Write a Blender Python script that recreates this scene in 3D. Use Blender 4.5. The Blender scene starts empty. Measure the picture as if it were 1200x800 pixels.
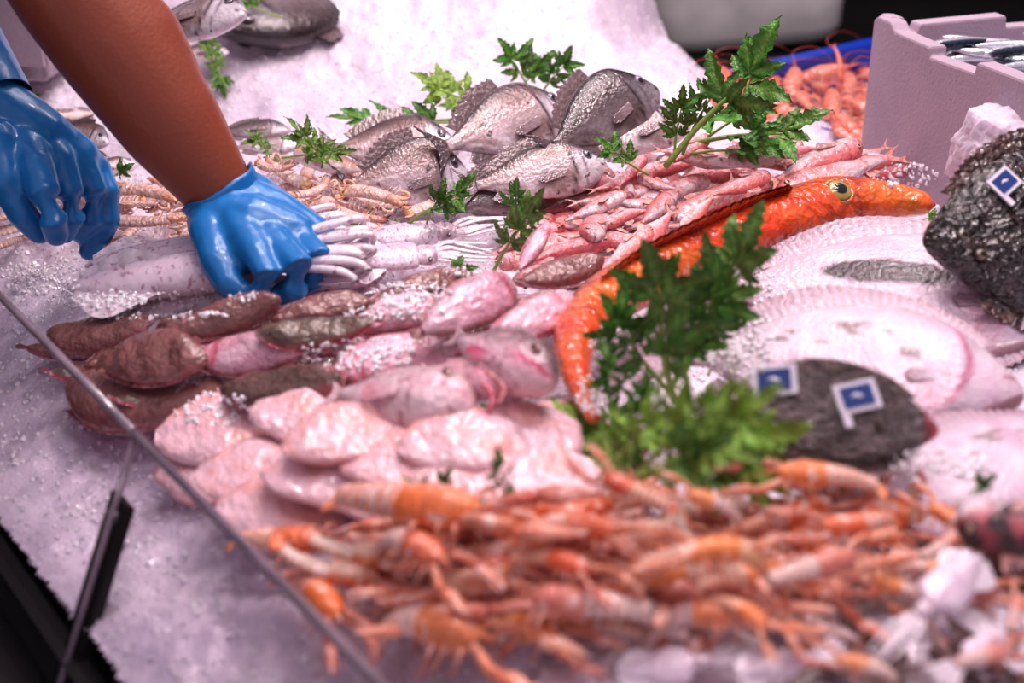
import bpy, math, random
import numpy as np
from mathutils import Vector, Matrix
SC = bpy.context.scene
COL = SC.collection
rnd = random.Random(7)
RG = np.random.default_rng(11)
PI = math.pi

# ------------------------------------------------------------------ camera
CAMZ, PITCH, F = 0.616, math.radians(25), 1667.0
SP, CP = math.sin(PITCH), math.cos(PITCH)
cam_d = bpy.data.cameras.new('camera'); cam = bpy.data.objects.new('camera', cam_d); COL.objects.link(cam)
cam.location = (0, 0, CAMZ); cam.rotation_euler = (PI/2 - PITCH, 0, 0)
cam_d.sensor_width = 36; cam_d.lens = 50.01; cam_d.clip_start = .05
cam_d.dof.use_dof = True; cam_d.dof.focus_distance = 1.62; cam_d.dof.aperture_fstop = 3.2
SC.camera = cam

def ray(px, py):
    u = (px-600)/F; v = (400-py)/F
    return Vector((u, CP+v*SP, -SP+v*CP))
def pd(px, py, d):
    return Vector((0, 0, CAMZ)) + ray(px, py)*d
def atz(px, py, z):
    r = ray(px, py)
    return Vector((0, 0, CAMZ)) + r*((z-CAMZ)/r.z)

# ------------------------------------------------------------------ ice height
def sst(a, b, x):
    t = np.clip((x-a)/(b-a), 0, 1); return t*t*(3-2*t)
GT0, GT1 = atz(0, 325, .06), atz(480, 800, .06)           # top edge of the guard glass
gdir = (GT1-GT0).normalized(); gn = Vector((-gdir.y, gdir.x, 0))
if gn.y < 0: gn = -gn
GC0 = atz(10, 540, -.05)                                   # where ice meets the glass
def gdist(x, y):
    return (x-GC0.x)*gn.x + (y-GC0.y)*gn.y
def H(x, y):
    x = np.asarray(x, float); y = np.asarray(y, float)
    d = gdist(x, y)
    h = -.075*sst(.26, .0, d) + .0*x
    # tall heap at the rear
    m = sst(2.12, 2.75, y)*sst(.245, .13, x+.03*np.sin(y*17))*sst(-1.3, -.45, x+.0)
    h = h + .46*m
    h = h + .05*sst(2.0, 2.2, y)*sst(.36, .26, x)*sst(-.9, -.3, x)
    # low heap beside the foam box
    h = h + .05*np.exp(-((x-.60)**2+(y-1.66)**2)/.012)
    h = h + .035*np.exp(-((x-.42)**2+(y-1.2)**2)/.03)
    # heap below the shellfish and the bream
    h = h + .03*np.exp(-(((x-.02)/.34)**2+((y-.96)/.16)**2))
    h = h + .035*np.exp(-(((x-.02)/.25)**2+((y-1.98)/.12)**2))
    h = h + .03*np.exp(-(((x-.22)/.2)**2+((y-1.72)/.14)**2))
    return h
def at(px, py, lift=0.0):
    p = atz(px, py, lift)
    for _ in range(14):
        z = float(H(p.x, p.y))+lift
        q = atz(px, py, z)
        p = p.lerp(q, .6)
    return p

# ------------------------------------------------------------------ helpers
def s2l(c):
    c = np.asarray(c, float)/255.0
    return np.where(c <= .04045, c/12.92, ((c+.055)/1.055)**2.4)
def L3(c):
    r = s2l(c); return (float(r[0]), float(r[1]), float(r[2]), 1)
def mixc(a, b, t):
    t = np.clip(np.asarray(t, float), 0, 1)[..., None]
    return np.asarray(a, float)*(1-t)+np.asarray(b, float)*t
def vnoise(V, s, seed=0):
    """cheap smooth 3-D noise in -1..1 from sines"""
    V = np.asarray(V, float)*s
    r = np.random.default_rng(seed)
    out = np.zeros(len(V))
    for k in range(6):
        a = r.normal(size=3)*(1+.4*k); out += np.sin(V@a + r.uniform(0, 6.28))/(1+.3*k)
    return out/3.2
class MB:
    def __init__(s): s.V = []; s.F = []; s.C = []; s.n = 0
    def add(s, V, Fc, C):
        V = np.asarray(V, float).reshape(-1, 3)
        C = np.asarray(C, float)
        if C.ndim == 1: C = np.tile(C[:3], (len(V), 1))
        s.V.append(V); s.C.append(C[:, :3]); s.F += [tuple(int(i)+s.n for i in f) for f in Fc]; s.n += len(V)
        return s
    def verts(s): return np.concatenate(s.V)
    def xform(s, fn):
        s.V = [np.asarray(fn(v)) for v in s.V]; return s
    def build(s, name, mat, parent=None, smooth=True):
        V = s.verts(); C = s.C and np.concatenate(s.C)
        me = bpy.data.meshes.new(name); me.from_pydata(V.tolist(), [], s.F)
        a = me.color_attributes.new('Col', 'FLOAT_COLOR', 'POINT')
        a.data.foreach_set('color', np.concatenate([s2l(C), np.ones((len(V), 1))], 1).astype(np.float32).ravel())
        me.materials.append(mat)
        if smooth: me.polygons.foreach_set('use_smooth', [True]*len(me.polygons))
        me.update()
        o = bpy.data.objects.new(name, me); COL.objects.link(o)
        if parent: o.parent = parent
        return o
def cr(P, m):
    """Catmull-Rom resample of rows of P to m rows"""
    P = np.asarray(P, float); n = len(P)
    Q = np.vstack([2*P[0]-P[1], P, 2*P[-1]-P[-2]])
    t = np.linspace(0, n-1, m); i = np.minimum(t.astype(int), n-2); f = (t-i)[:, None]
    a, b, c, d = Q[i], Q[i+1], Q[i+2], Q[i+3]
    return .5*((2*b)+(c-a)*f+(2*a-5*b+4*c-d)*f**2+(-a+3*b-3*c+d)*f**3)
def grid_faces(m, n, wrap=True):
    f = []
    for i in range(m-1):
        for j in range(n if wrap else n-1):
            k = (j+1) % n
            f.append((i*n+j, i*n+k, (i+1)*n+k, (i+1)*n+j))
    return f
def loft(st, m=28, n=16, pw=2.0):
    """st rows: x, y0, z0, wy, wz. body along x. returns V, F"""
    R = cr(st, m); R[:, 3:] = np.maximum(R[:, 3:], 1e-4)
    a = np.linspace(0, 2*PI, n, endpoint=False)
    ca = np.sign(np.cos(a))*np.abs(np.cos(a))**(2/pw); sa = np.sign(np.sin(a))*np.abs(np.sin(a))**(2/pw)
    V = np.zeros((m, n, 3))
    V[..., 0] = R[:, 0:1]; V[..., 1] = R[:, 1:2]+R[:, 3:4]*ca; V[..., 2] = R[:, 2:3]+R[:, 4:5]*sa
    V = V.reshape(-1, 3); Fc = grid_faces(m, n)
    V = np.vstack([V, [R[0, 0], R[0, 1], R[0, 2]], [R[-1, 0], R[-1, 1], R[-1, 2]]])
    k = m*n
    for j in range(n):
        Fc.append((k, (j+1) % n, j)); Fc.append((k+1, (m-1)*n+j, (m-1)*n+(j+1) % n))
    return V, Fc
def tube(P, R, n=8, m=None, flat=1.0, ref=(0, 0, 1), caps=True):
    """tapered tube through points; flat scales the section along ref"""
    P = np.asarray([tuple(p) for p in P], float); R = np.asarray(R, float)
    if R.ndim == 0: R = np.full(len(P), float(R))
    if m: PR = cr(np.column_stack([P, R]), m); P = PR[:, :3]; R = np.maximum(PR[:, 3], 1e-5)
    T = np.gradient(P, axis=0); T /= np.linalg.norm(T, axis=1)[:, None]+1e-12
    ref = np.asarray(ref, float)
    V = []; a = np.linspace(0, 2*PI, n, endpoint=False)
    for i in range(len(P)):
        s = np.cross(ref, T[i]); ls = np.linalg.norm(s)
        if ls < .05: s = np.cross((.3, 1, .2), T[i]); ls = np.linalg.norm(s)
        s /= ls; u = np.cross(T[i], s)
        V.append(P[i]+R[i]*(np.outer(np.cos(a), s)+flat*np.outer(np.sin(a), u)))
    V = np.vstack(V); m2 = len(P); Fc = grid_faces(m2, n)
    if caps:
        e = R[[0, -1]]
        V = np.vstack([V, P[0]-T[0]*e[0]*.5, P[-1]+T[-1]*e[1]*.5]); k = m2*n
        for j in range(n):
            Fc.append((k, (j+1) % n, j)); Fc.append((k+1, (m2-1)*n+j, (m2-1)*n+(j+1) % n))
    return V, Fc
def capsule(P, R, n=14):
    """closed round-ended tube for the remeshed figure"""
    P = [Vector(p) for p in P]; R = list(R)
    d0 = (P[0]-P[1]).normalized(); d1 = (P[-1]-P[-2]).normalized()
    PP = [P[0]+d0*R[0]*k for k in (.98, .86, .5)]+P+[P[-1]+d1*R[-1]*k for k in (.5, .86, .98)]
    RR = [R[0]*k for k in (.2, .5, .86)]+R+[R[-1]*k for k in (.86, .5, .2)]
    return tube(PP, RR, n)
def box_v(x0, x1, y0, y1, z0, z1):
    V = [(x, y, z) for x in (x0, x1) for y in (y0, y1) for z in (z0, z1)]
    return V, [(0, 1, 3, 2), (4, 6, 7, 5), (0, 4, 5, 1), (2, 3, 7, 6), (0, 2, 6, 4), (1, 5, 7, 3)]
def bend(V, k, ax=1):
    """bend the x axis towards axis ax with curvature k"""
    V = np.array(V, float)
    if abs(k) < 1e-6: return V
    x = V[:, 0].copy(); w = V[:, ax].copy(); th = k*x
    V[:, 0] = np.sin(th)/k - w*np.sin(th); V[:, ax] = (1-np.cos(th))/k + w*np.cos(th)
    return V
def empty(name):
    o = bpy.data.objects.new(name, None); o.empty_display_size = .02; COL.objects.link(o); return o
def tag(o, label=None, cat=None, group=None, kind=None):
    if label: o['label'] = label
    if cat: o['category'] = cat
    if group: o['group'] = group
    if kind: o['kind'] = kind
    return o
def copy_tree(o):
    c = o.copy(); COL.objects.link(c)
    for ch in o.children:
        d = ch.copy(); COL.objects.link(d); d.parent = c
        for g in ch.children:
            e = g.copy(); COL.objects.link(e); e.parent = d
    return c
USED = set()
def use(proto, label, cat, group=None):
    o = proto
    if proto.name in USED: o = copy_tree(proto)
    else: USED.add(proto.name)
    for k in ('label', 'category', 'group'):
        if k in o: del o[k]
    tag(o, label, cat, group); return o
def pose(o, head, tail, L=1.0, tilt=0.0, sy=1.0, sz=1.0, up=None):
    """put a thing whose local x axis runs tail (-L/2) to head (+L/2) between two points"""
    X = head-tail; ln = X.length; X.normalize()
    u = Vector(up) if up is not None else Vector((0, -math.sin(tilt), math.cos(tilt)))
    Z = (u-X*u.dot(X)).normalized(); Y = Z.cross(X)
    s = ln/L; M = Matrix.Identity(4)
    for i in range(3): M[i][0] = X[i]*s; M[i][1] = Y[i]*s*sy; M[i][2] = Z[i]*s*sz; M[i][3] = (head[i]+tail[i])/2
    o.matrix_world = M
    return o

# ------------------------------------------------------------------ materials
def newmat(name):
    m = bpy.data.materials.new(name); m.use_nodes = True
    nt = m.node_tree; b = nt.nodes['Principled BSDF']; return m, nt, b
def wet(name, rough=.28, nscale=30, namt=.35, spot=None, spot_scale=60, spot_th=.6, bscale=60, bump=.3, bdist=.004, coat=.5, sss=.0, vary=.12, detail=4.0, metal=0.0, crough=.12, huev=0.0, gain=1.0):
    m, nt, b = newmat(name); N = nt.nodes.new; lk = nt.links.new
    tc = N('ShaderNodeTexCoord'); oi = N('ShaderNodeObjectInfo')
    mp = N('ShaderNodeVectorMath'); mp.operation = 'MULTIPLY_ADD'
    mp.inputs[1].default_value = (1, 1, 1)
    cmb = N('ShaderNodeVectorMath'); cmb.operation = 'SCALE'; cmb.inputs[0].default_value = (13.1, 7.7, 5.3)
    lk(oi.outputs['Random'], cmb.inputs['Scale']); lk(tc.outputs['Object'], mp.inputs[0]); lk(cmb.outputs[0], mp.inputs[2])
    at_ = N('ShaderNodeAttribute'); at_.attribute_name = 'Col'
    n1 = N('ShaderNodeTexNoise'); n1.inputs['Scale'].default_value = nscale; n1.inputs['Detail'].default_value = detail; n1.inputs['Roughness'].default_value = .65
    lk(mp.outputs[0], n1.inputs['Vector'])
    mr = N('ShaderNodeMapRange'); mr.inputs['From Min'].default_value = .3; mr.inputs['From Max'].default_value = .7
    mr.inputs['To Min'].default_value = (1-namt)*gain; mr.inputs['To Max'].default_value = (1+namt*.6)*gain
    lk(n1.outputs['Fac'], mr.inputs['Value'])
    rv = N('ShaderNodeMapRange'); rv.inputs['To Min'].default_value = 1-vary; rv.inputs['To Max'].default_value = 1+vary*.6
    lk(oi.outputs['Random'], rv.inputs['Value'])
    ml = N('ShaderNodeMath'); ml.operation = 'MULTIPLY'; lk(mr.outputs[0], ml.inputs[0]); lk(rv.outputs[0], ml.inputs[1])
    mc = N('ShaderNodeVectorMath'); mc.operation = 'SCALE'; lk(at_.outputs['Color'], mc.inputs[0]); lk(ml.outputs[0], mc.inputs['Scale'])
    out = mc.outputs[0]
    if spot:
        n2 = N('ShaderNodeTexNoise'); n2.inputs['Scale'].default_value = spot_scale; n2.inputs['Detail'].default_value = 3
        lk(mp.outputs[0], n2.inputs['Vector'])
        r2 = N('ShaderNodeMapRange'); r2.inputs['From Min'].default_value = spot_th-.04; r2.inputs['From Max'].default_value = spot_th+.06
        lk(n2.outputs['Fac'], r2.inputs['Value'])
        mx = N('ShaderNodeMix'); mx.data_type = 'RGBA'; mx.inputs['B'].default_value = L3(spot)
        lk(r2.outputs[0], mx.inputs['Factor']); lk(out, mx.inputs['A']); out = mx.outputs['Result']
    if huev:
        hs = N('ShaderNodeHueSaturation'); hr = N('ShaderNodeMapRange'); hr.inputs['To Min'].default_value = .5-huev; hr.inputs['To Max'].default_value = .5+huev
        lk(oi.outputs['Random'], hr.inputs['Value']); lk(hr.outputs[0], hs.inputs['Hue']); lk(out, hs.inputs['Color']); out = hs.outputs['Color']
    lk(out, b.inputs['Base Color'])
    n3 = N('ShaderNodeTexNoise'); n3.inputs['Scale'].default_value = bscale; n3.inputs['Detail'].default_value = 2
    lk(mp.outputs[0], n3.inputs['Vector'])
    bp = N('ShaderNodeBump'); bp.inputs['Strength'].default_value = bump; bp.inputs['Distance'].default_value = bdist*4
    lk(n3.outputs['Fac'], bp.inputs['Height']); lk(bp.outputs[0], b.inputs['Normal']); lk(bp.outputs[0], b.inputs['Coat Normal'])
    b.inputs['Roughness'].default_value = rough; b.inputs['Coat Weight'].default_value = coat; b.inputs['Coat Roughness'].default_value = crough
    b.inputs['Metallic'].default_value = metal
    if sss: b.inputs['Subsurface Weight'].default_value = sss; b.inputs['Subsurface Radius'].default_value = (.02, .008, .006); b.inputs['Subsurface Scale'].default_value = .5
    return m
def plain(name, c, rough=.5, metal=0, coat=0, noise=.08, nscale=8, bump=0, bscale=80):
    m, nt, b = newmat(name); N = nt.nodes.new; lk = nt.links.new
    tc = N('ShaderNodeTexCoord'); n = N('ShaderNodeTexNoise'); n.inputs['Scale'].default_value = nscale; n.inputs['Detail'].default_value = 4
    lk(tc.outputs['Object'], n.inputs['Vector'])
    cr_ = N('ShaderNodeValToRGB'); c = np.asarray(c, float)
    cr_.color_ramp.elements[0].position = .3; cr_.color_ramp.elements[1].position = .7
    cr_.color_ramp.elements[0].color = L3(np.clip(c*(1-noise), 0, 255)); cr_.color_ramp.elements[1].color = L3(np.clip(c*(1+noise), 0, 255))
    lk(n.outputs['Fac'], cr_.inputs['Fac']); lk(cr_.outputs[0], b.inputs['Base Color'])
    b.inputs['Roughness'].default_value = rough; b.inputs['Metallic'].default_value = metal; b.inputs['Coat Weight'].default_value = coat
    if bump:
        n3 = N('ShaderNodeTexNoise'); n3.inputs['Scale'].default_value = bscale; lk(tc.outputs['Object'], n3.inputs['Vector'])
        bp = N('ShaderNodeBump'); bp.inputs['Strength'].default_value = bump; bp.inputs['Distance'].default_value = .005
        lk(n3.outputs['Fac'], bp.inputs['Height']); lk(bp.outputs[0], b.inputs['Normal'])
    return m
M_bream = wet('bream_skin', rough=.25, nscale=16, namt=.32, spot=(104, 84, 84), spot_scale=16, spot_th=.66, bscale=45, bump=.16, coat=.7, metal=.15, vary=.2)
M_mullet = wet('mullet_skin', rough=.25, nscale=14, namt=.25, spot=(228, 130, 128), spot_scale=11, spot_th=.60, bscale=30, bump=.25, coat=.6, vary=.15, huev=.008)
M_gurnard = wet('gurnard_skin', rough=.2, nscale=30, namt=.3, spot=(186, 58, 26), spot_scale=24, spot_th=.58, bscale=95, bump=.35, coat=.9, vary=0)
M_sole = wet('sole_skin', rough=.25, nscale=7, namt=.35, bscale=16, bump=.25, bdist=.006, coat=.8, vary=.18)
M_turbot = wet('turbot_belly', rough=.28, nscale=12, namt=.10, bscale=60, bump=.25, coat=.6, vary=0)
M_dark = wet('dark_flatfish_skin', rough=.25, nscale=14, namt=.6, spot=(72, 56, 54), spot_scale=20, spot_th=.57, bscale=30, bump=.85, coat=.9, vary=.05)
M_squid = wet('squid_skin', rough=.25, nscale=9, namt=.08, spot=(182, 146, 166), spot_scale=34, spot_th=.60, bscale=18, bump=.15, coat=.5, vary=.04)
M_shell = wet('langoustine_shell', rough=.3, nscale=9, namt=.25, spot=(243, 205, 196), spot_scale=9, spot_th=.60, bscale=26, bump=.3, coat=.6, vary=.15, huev=.012)
M_mantis = wet('mantis_shell', rough=.3, nscale=10, namt=.25, spot=(205, 150, 132), spot_scale=12, spot_th=.6, bscale=24, bump=.3, coat=.5, vary=.1, huev=.01)
M_prawn = wet('prawn_shell', rough=.28, nscale=10, namt=.25, spot=(238, 160, 140), spot_scale=10, spot_th=.6, bscale=24, bump=.3, coat=.6, vary=.12)
M_fillet = wet('fillet_flesh', rough=.25, nscale=5, namt=.08, spot=(236, 178, 176), spot_scale=3.2, spot_th=.60, bscale=9, bump=.25, bdist=.01, coat=.6, vary=.05)
M_anch = wet('anchovy_skin', rough=.18, nscale=12, namt=.2, bscale=30, bump=.15, coat=.7, metal=.5, vary=.15)
M_eye = wet('fish_eye', rough=.08, nscale=5, namt=.05, bump=0, coat=1, vary=0)
M_leaf = wet('celery_leaf', rough=.42, nscale=16, namt=.35, bscale=28, bump=.3, bdist=.005, coat=.12, vary=.25, huev=.012)
M_stem = wet('celery_stem', rough=.35, nscale=10, namt=.15, bscale=30, bump=.2, coat=.3, vary=.1)
M_skin = wet('arm_skin', rough=.45, nscale=7, namt=.12, spot=(120, 58, 40), spot_scale=4, spot_th=.66, bscale=220, bump=.12, bdist=.0015, coat=.05, vary=0, sss=.08)
M_glove = wet('nitrile_glove', rough=.33, nscale=8, namt=.12, bscale=22, bump=.28, bdist=.005, coat=.25, vary=0)
def setbase(m, c):
    nt = m.node_tree; a = [n for n in nt.nodes if n.type == 'ATTRIBUTE'][0]; r = nt.nodes.new('ShaderNodeRGB'); r.outputs[0].default_value = L3(c)
    for l in list(a.outputs['Color'].links): nt.links.new(r.outputs[0], l.to_socket)
setbase(M_skin, (146, 76, 56)); setbase(M_glove, (30, 122, 190))
M_cloth = plain('white_cotton', (205, 200, 205), .8, noise=.04)
M_apron = plain('navy_apron', (40, 48, 66), .7)
M_foam = plain('expanded_polystyrene', (182, 162, 176), .75, noise=.03, nscale=12, bump=.25, bscale=240)
M_blue = plain('blue_plastic', (16, 66, 186), .35, coat=.2)
M_black = plain('black_metal', (17, 16, 17), .4)
M_steel = plain('brushed_steel', (105, 100, 104), .35, metal=.8)
M_graytub = plain('grey_plastic', (214, 210, 210), .5)
M_wall = plain('dark_wall', (26, 22, 22), .8, noise=.3, nscale=1.5)
M_floor = plain('dark_floor', (38, 34, 34), .5, noise=.2, nscale=3)
M_counter = plain('counter_paint', (58, 54, 58), .45, noise=.1)
M_white = plain('tag_white', (232, 225, 236), .3, coat=.4, noise=.02)
M_tagblue = plain('tag_blue', (36, 66, 132), .3, coat=.4, noise=.05)
def ice_mat():
    m, nt, b = newmat('crushed_ice'); N = nt.nodes.new; lk = nt.links.new
    tc = N('ShaderNodeTexCoord')
    n = N('ShaderNodeTexNoise'); n.inputs['Scale'].default_value = 7; n.inputs['Detail'].default_value = 6; n.inputs['Roughness'].default_value = .7
    lk(tc.outputs['Object'], n.inputs['Vector'])
    r = N('ShaderNodeValToRGB'); r.color_ramp.elements[0].position = .33; r.color_ramp.elements[1].position = .66
    r.color_ramp.elements[0].color = L3((222, 206, 224)); r.color_ramp.elements[1].color = L3((242, 230, 242))
    lk(n.outputs['Fac'], r.inputs['Fac']); lk(r.outputs[0], b.inputs['Base Color'])
    v = N('ShaderNodeTexVoronoi'); v.inputs['Scale'].default_value = 210; lk(tc.outputs['Object'], v.inputs['Vector'])
    bp = N('ShaderNodeBump'); bp.inputs['Strength'].default_value = .35; bp.inputs['Distance'].default_value = .003
    lk(v.outputs['Distance'], bp.inputs['Height']); lk(bp.outputs[0], b.inputs['Normal'])
    b.inputs['Roughness'].default_value = .3; b.inputs['Coat Weight'].default_value = .3
    b.inputs['Subsurface Weight'].default_value = .6; b.inputs['Subsurface Radius'].default_value = (.02, .018, .022); b.inputs['Subsurface Scale'].default_value = .6
    return m
M_ice = ice_mat()
M_ice2 = M_ice.copy(); M_ice2.name = 'loose_ice'
for n_ in M_ice2.node_tree.nodes:
    if n_.type == 'VALTORGB': n_.color_ramp.elements[0].color = (.95, .9, .95, 1); n_.color_ramp.elements[1].color = (.98, .95, .98, 1)
M_ice2.node_tree.nodes['Principled BSDF'].inputs['Roughness'].default_value = .25; M_ice2.node_tree.nodes['Principled BSDF'].inputs['Subsurface Weight'].default_value = 0
def glass_mat():
    m, nt, b = newmat('guard_glass')
    b.inputs['Base Color'].default_value = (.86, .88, .9, 1); b.inputs['Transmission Weight'].default_value = 1
    b.inputs['Roughness'].default_value = .02; b.inputs['IOR'].default_value = 1.45
    nt2 = nt.nodes; N = nt2.new
    tr = N('ShaderNodeBsdfTransparent'); tr.inputs[0].default_value = (.90, .89, .91, 1)
    gl = N('ShaderNodeBsdfGlossy'); gl.inputs['Roughness'].default_value = .03; gl.inputs['Color'].default_value = (.8, .8, .85, 1)
    lw = N('ShaderNodeLayerWeight'); lw.inputs['Blend'].default_value = .5
    pw = N('ShaderNodeMath'); pw.operation = 'POWER'; pw.inputs[1].default_value = 5; nt.links.new(lw.outputs['Facing'], pw.inputs[0])
    fr = N('ShaderNodeMath'); fr.operation = 'MULTIPLY_ADD'; fr.inputs[1].default_value = .6; fr.inputs[2].default_value = .03; nt.links.new(pw.outputs[0], fr.inputs[0])
    mx = N('ShaderNodeMixShader'); out = nt2['Material Output']
    nt.links.new(fr.outputs[0], mx.inputs[0]); nt.links.new(tr.outputs[0], mx.inputs[1]); nt.links.new(gl.outputs[0], mx.inputs[2]); nt.links.new(mx.outputs[0], out.inputs[0])
    return m
M_glass = glass_mat()
M_edge = plain('glass_edge', (136, 120, 132), .15, coat=1, noise=.15, nscale=20)

# ------------------------------------------------------------------ ice bed
def raw_mesh(name, V, Fq, k, mat, smooth=True):
    me = bpy.data.meshes.new(name); me.vertices.add(len(V)); me.vertices.foreach_set('co', V.astype(np.float32).ravel())
    nf = len(Fq); me.loops.add(nf*k); me.loops.foreach_set('vertex_index', Fq.astype(np.int32).ravel())
    me.polygons.add(nf); me.polygons.foreach_set('loop_start', np.arange(0, nf*k, k, dtype=np.int32))
    me.polygons.foreach_set('loop_total', np.full(nf, k, np.int32))
    me.polygons.foreach_set('use_smooth', np.full(nf, smooth)); me.materials.append(mat)
    me.update(calc_edges=True); me.validate()
    o = bpy.data.objects.new(name, me); COL.objects.link(o); return o
def lattice(x, y, s, seed):
    r = np.random.default_rng(seed); G = r.uniform(-1, 1, (257, 257))
    u = (x*s) % 256; v = (y*s) % 256; i = u.astype(int); j = v.astype(int); fu = u-i; fv = v-j
    fu = fu*fu*(3-2*fu); fv = fv*fv*(3-2*fv)
    return (G[i, j]*(1-fu)+G[i+1, j]*fu)*(1-fv)+(G[i, j+1]*(1-fu)+G[i+1, j+1]*fu)*fv
def ice_gone(x, y):
    return (gdist(x, y) < -.035) | ((x < -.80) & (y < 2.14)) | ((x > .33) & (y > 2.27-(x-.33)*1.25)) | ((x > .27) & (y > 2.42))
def Hfine(x, y):
    a = x+10; b = y+10
    return H(x, y)+.012*lattice(a, b, 9, 1)+.007*lattice(a, b, 28, 2)+.0028*lattice(a, b, 75, 3)+.0014*lattice(a, b, 160, 4)
def build_ice():
    xs = np.arange(-1.35, 1.30, .0042); ys = np.arange(.45, 3.0, .0046)
    X, Y = np.meshgrid(xs, ys, indexing='ij'); Z = Hfine(X, Y)
    nx, ny = X.shape
    V = np.stack([X, Y, Z], -1).reshape(-1, 3)
    I = np.arange(nx*ny).reshape(nx, ny)
    Q = np.stack([I[:-1, :-1], I[1:, :-1], I[1:, 1:], I[:-1, 1:]], -1).reshape(-1, 4)
    keep = ~ice_gone(V[Q[:, 0], 0], V[Q[:, 0], 1]); Q = Q[keep]
    used = np.unique(Q); mp = np.full(len(V), -1); mp[used] = np.arange(len(used))
    ob = raw_mesh('crushed_ice_bed', V[used], mp[Q], 4, M_ice)
    tag(ob, 'white bed of crushed ice under all the seafood, heaped high at the back', 'ice', kind='stuff')
ICO_V, ICO_F = None, None
def ico():
    t = (1+5**.5)/2
    V = np.array([(-1, t, 0), (1, t, 0), (-1, -t, 0), (1, -t, 0), (0, -1, t), (0, 1, t), (0, -1, -t), (0, 1, -t), (t, 0, -1), (t, 0, 1), (-t, 0, -1), (-t, 0, 1)], float)
    V /= np.linalg.norm(V[0])
    Fc = np.array([(0, 11, 5), (0, 5, 1), (0, 1, 7), (0, 7, 10), (0, 10, 11), (1, 5, 9), (5, 11, 4), (11, 10, 2), (10, 7, 6), (7, 1, 8), (3, 9, 4), (3, 4, 2), (3, 2, 6), (3, 6, 8), (3, 8, 9), (4, 9, 5), (2, 4, 11), (6, 2, 10), (8, 6, 7), (9, 8, 1)])
    return V, Fc
def chips(P, size, name, label):
    V0, F0 = ico(); n = len(P)
    V = V0[None]*RG.uniform(.55, 1.25, (n, 12, 1))
    sc = RG.uniform(.5, 1.2, (n, 1, 3)); V = V*sc
    A = RG.normal(size=(n, 3, 3)); Qm, _ = np.linalg.qr(A); V = np.einsum('nij,nkj->nki', Qm, V)
    V = V*size[:, None, None]+P[:, None, :]
    Fq = F0[None]+(np.arange(n)*12)[:, None, None]
    ob = raw_mesh(name, V.reshape(-1, 3), Fq.reshape(-1, 3), 3, M_ice, False)
    return tag(ob, label, 'ice', kind='stuff')
def build_chips():
    n = 95000
    x = RG.uniform(-1.15, 1.0, n); y = .6+RG.uniform(0, 1, n)**1.15*2.1
    ok = ~ice_gone(x, y) & (gdist(x, y) > -.032); x = x[ok]; y = y[ok]
    z = Hfine(x, y)
    ok = (gdist(x, y) > .24) | (RG.random(len(x)) < .45); x = x[ok]; y = y[ok]; z = z[ok]
    s = RG.uniform(.0012, .0038, len(x))*(.75+.25*(gdist(x, y) < .5))
    chips(np.stack([x, y, z+s*.1], 1), s, 'ice_granules', 'loose granules of crushed ice lying over the ice bed').data.materials[0] = M_ice2
build_ice(); build_chips()
# ice lying on top of the fish
TOPICE = []; ICE_SPOTS = []
def ice_on(px, py, rx, ry, n, lift, s0=.0014, s1=.0042):
    ICE_SPOTS.append((px, py, rx, ry, int(n*.55), s0, s1))

# ------------------------------------------------------------------ eyes and fins
def eye_mb(x, y, z, r, iris=(190, 170, 120), side=1, tilt=(0, 0)):
    rings = [(0, .45, 1), (.3, .43, 1), (.42, .4, 1), (.5, .37, 0), (.75, .26, 0), (.92, .1, 2), (1.0, -.15, 2)]
    V = []; C = []; n = 14
    for rr, h, c in rings:
        for j in range(n):
            a = 2*PI*j/n; V.append((rr*r*math.cos(a), rr*r*math.sin(a), h*r*side)); C.append([iris, (10, 8, 12), (60, 45, 45)][c])
    V = np.array(V)+np.array([x, y, z])
    return MB().add(V, grid_faces(len(rings), n), np.array(C, float))
def fin_mb(P0, P1, nr, c0, c1, ripple=.0, thick=.003, rag=.0, axis=2):
    """sheet between a base line P0 and an outer line P1 (both resampled to nr); rays as ripple"""
    A = cr(P0, nr); B = cr(P1, nr); k = 5; V = []; C = []
    for i in range(nr):
        for j in range(k):
            t = j/(k-1); p = A[i]*(1-t)+B[i]*t
            if j == k-1 and rag: p = A[i]*(rag if i % 2 else 0)+B[i]*(1-(rag if i % 2 else 0))
            q = p.copy(); q[axis] += ripple*(1 if i % 2 else -1)*min(1, .3+t)
            V.append(q); C.append(mixc(c0, c1, t)*(1.0 if i % 2 else .86))
    V = np.array(V); nV = len(V); C = np.array(C)
    V2 = V.copy(); V[:, axis] += thick/2; V2[:, axis] -= thick/2
    f = grid_faces(nr, k, False); f2 = [tuple(i+nV for i in reversed(q)) for q in f]
    return MB().add(np.vstack([V, V2]), f+f2, np.vstack([C, C]))

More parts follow.
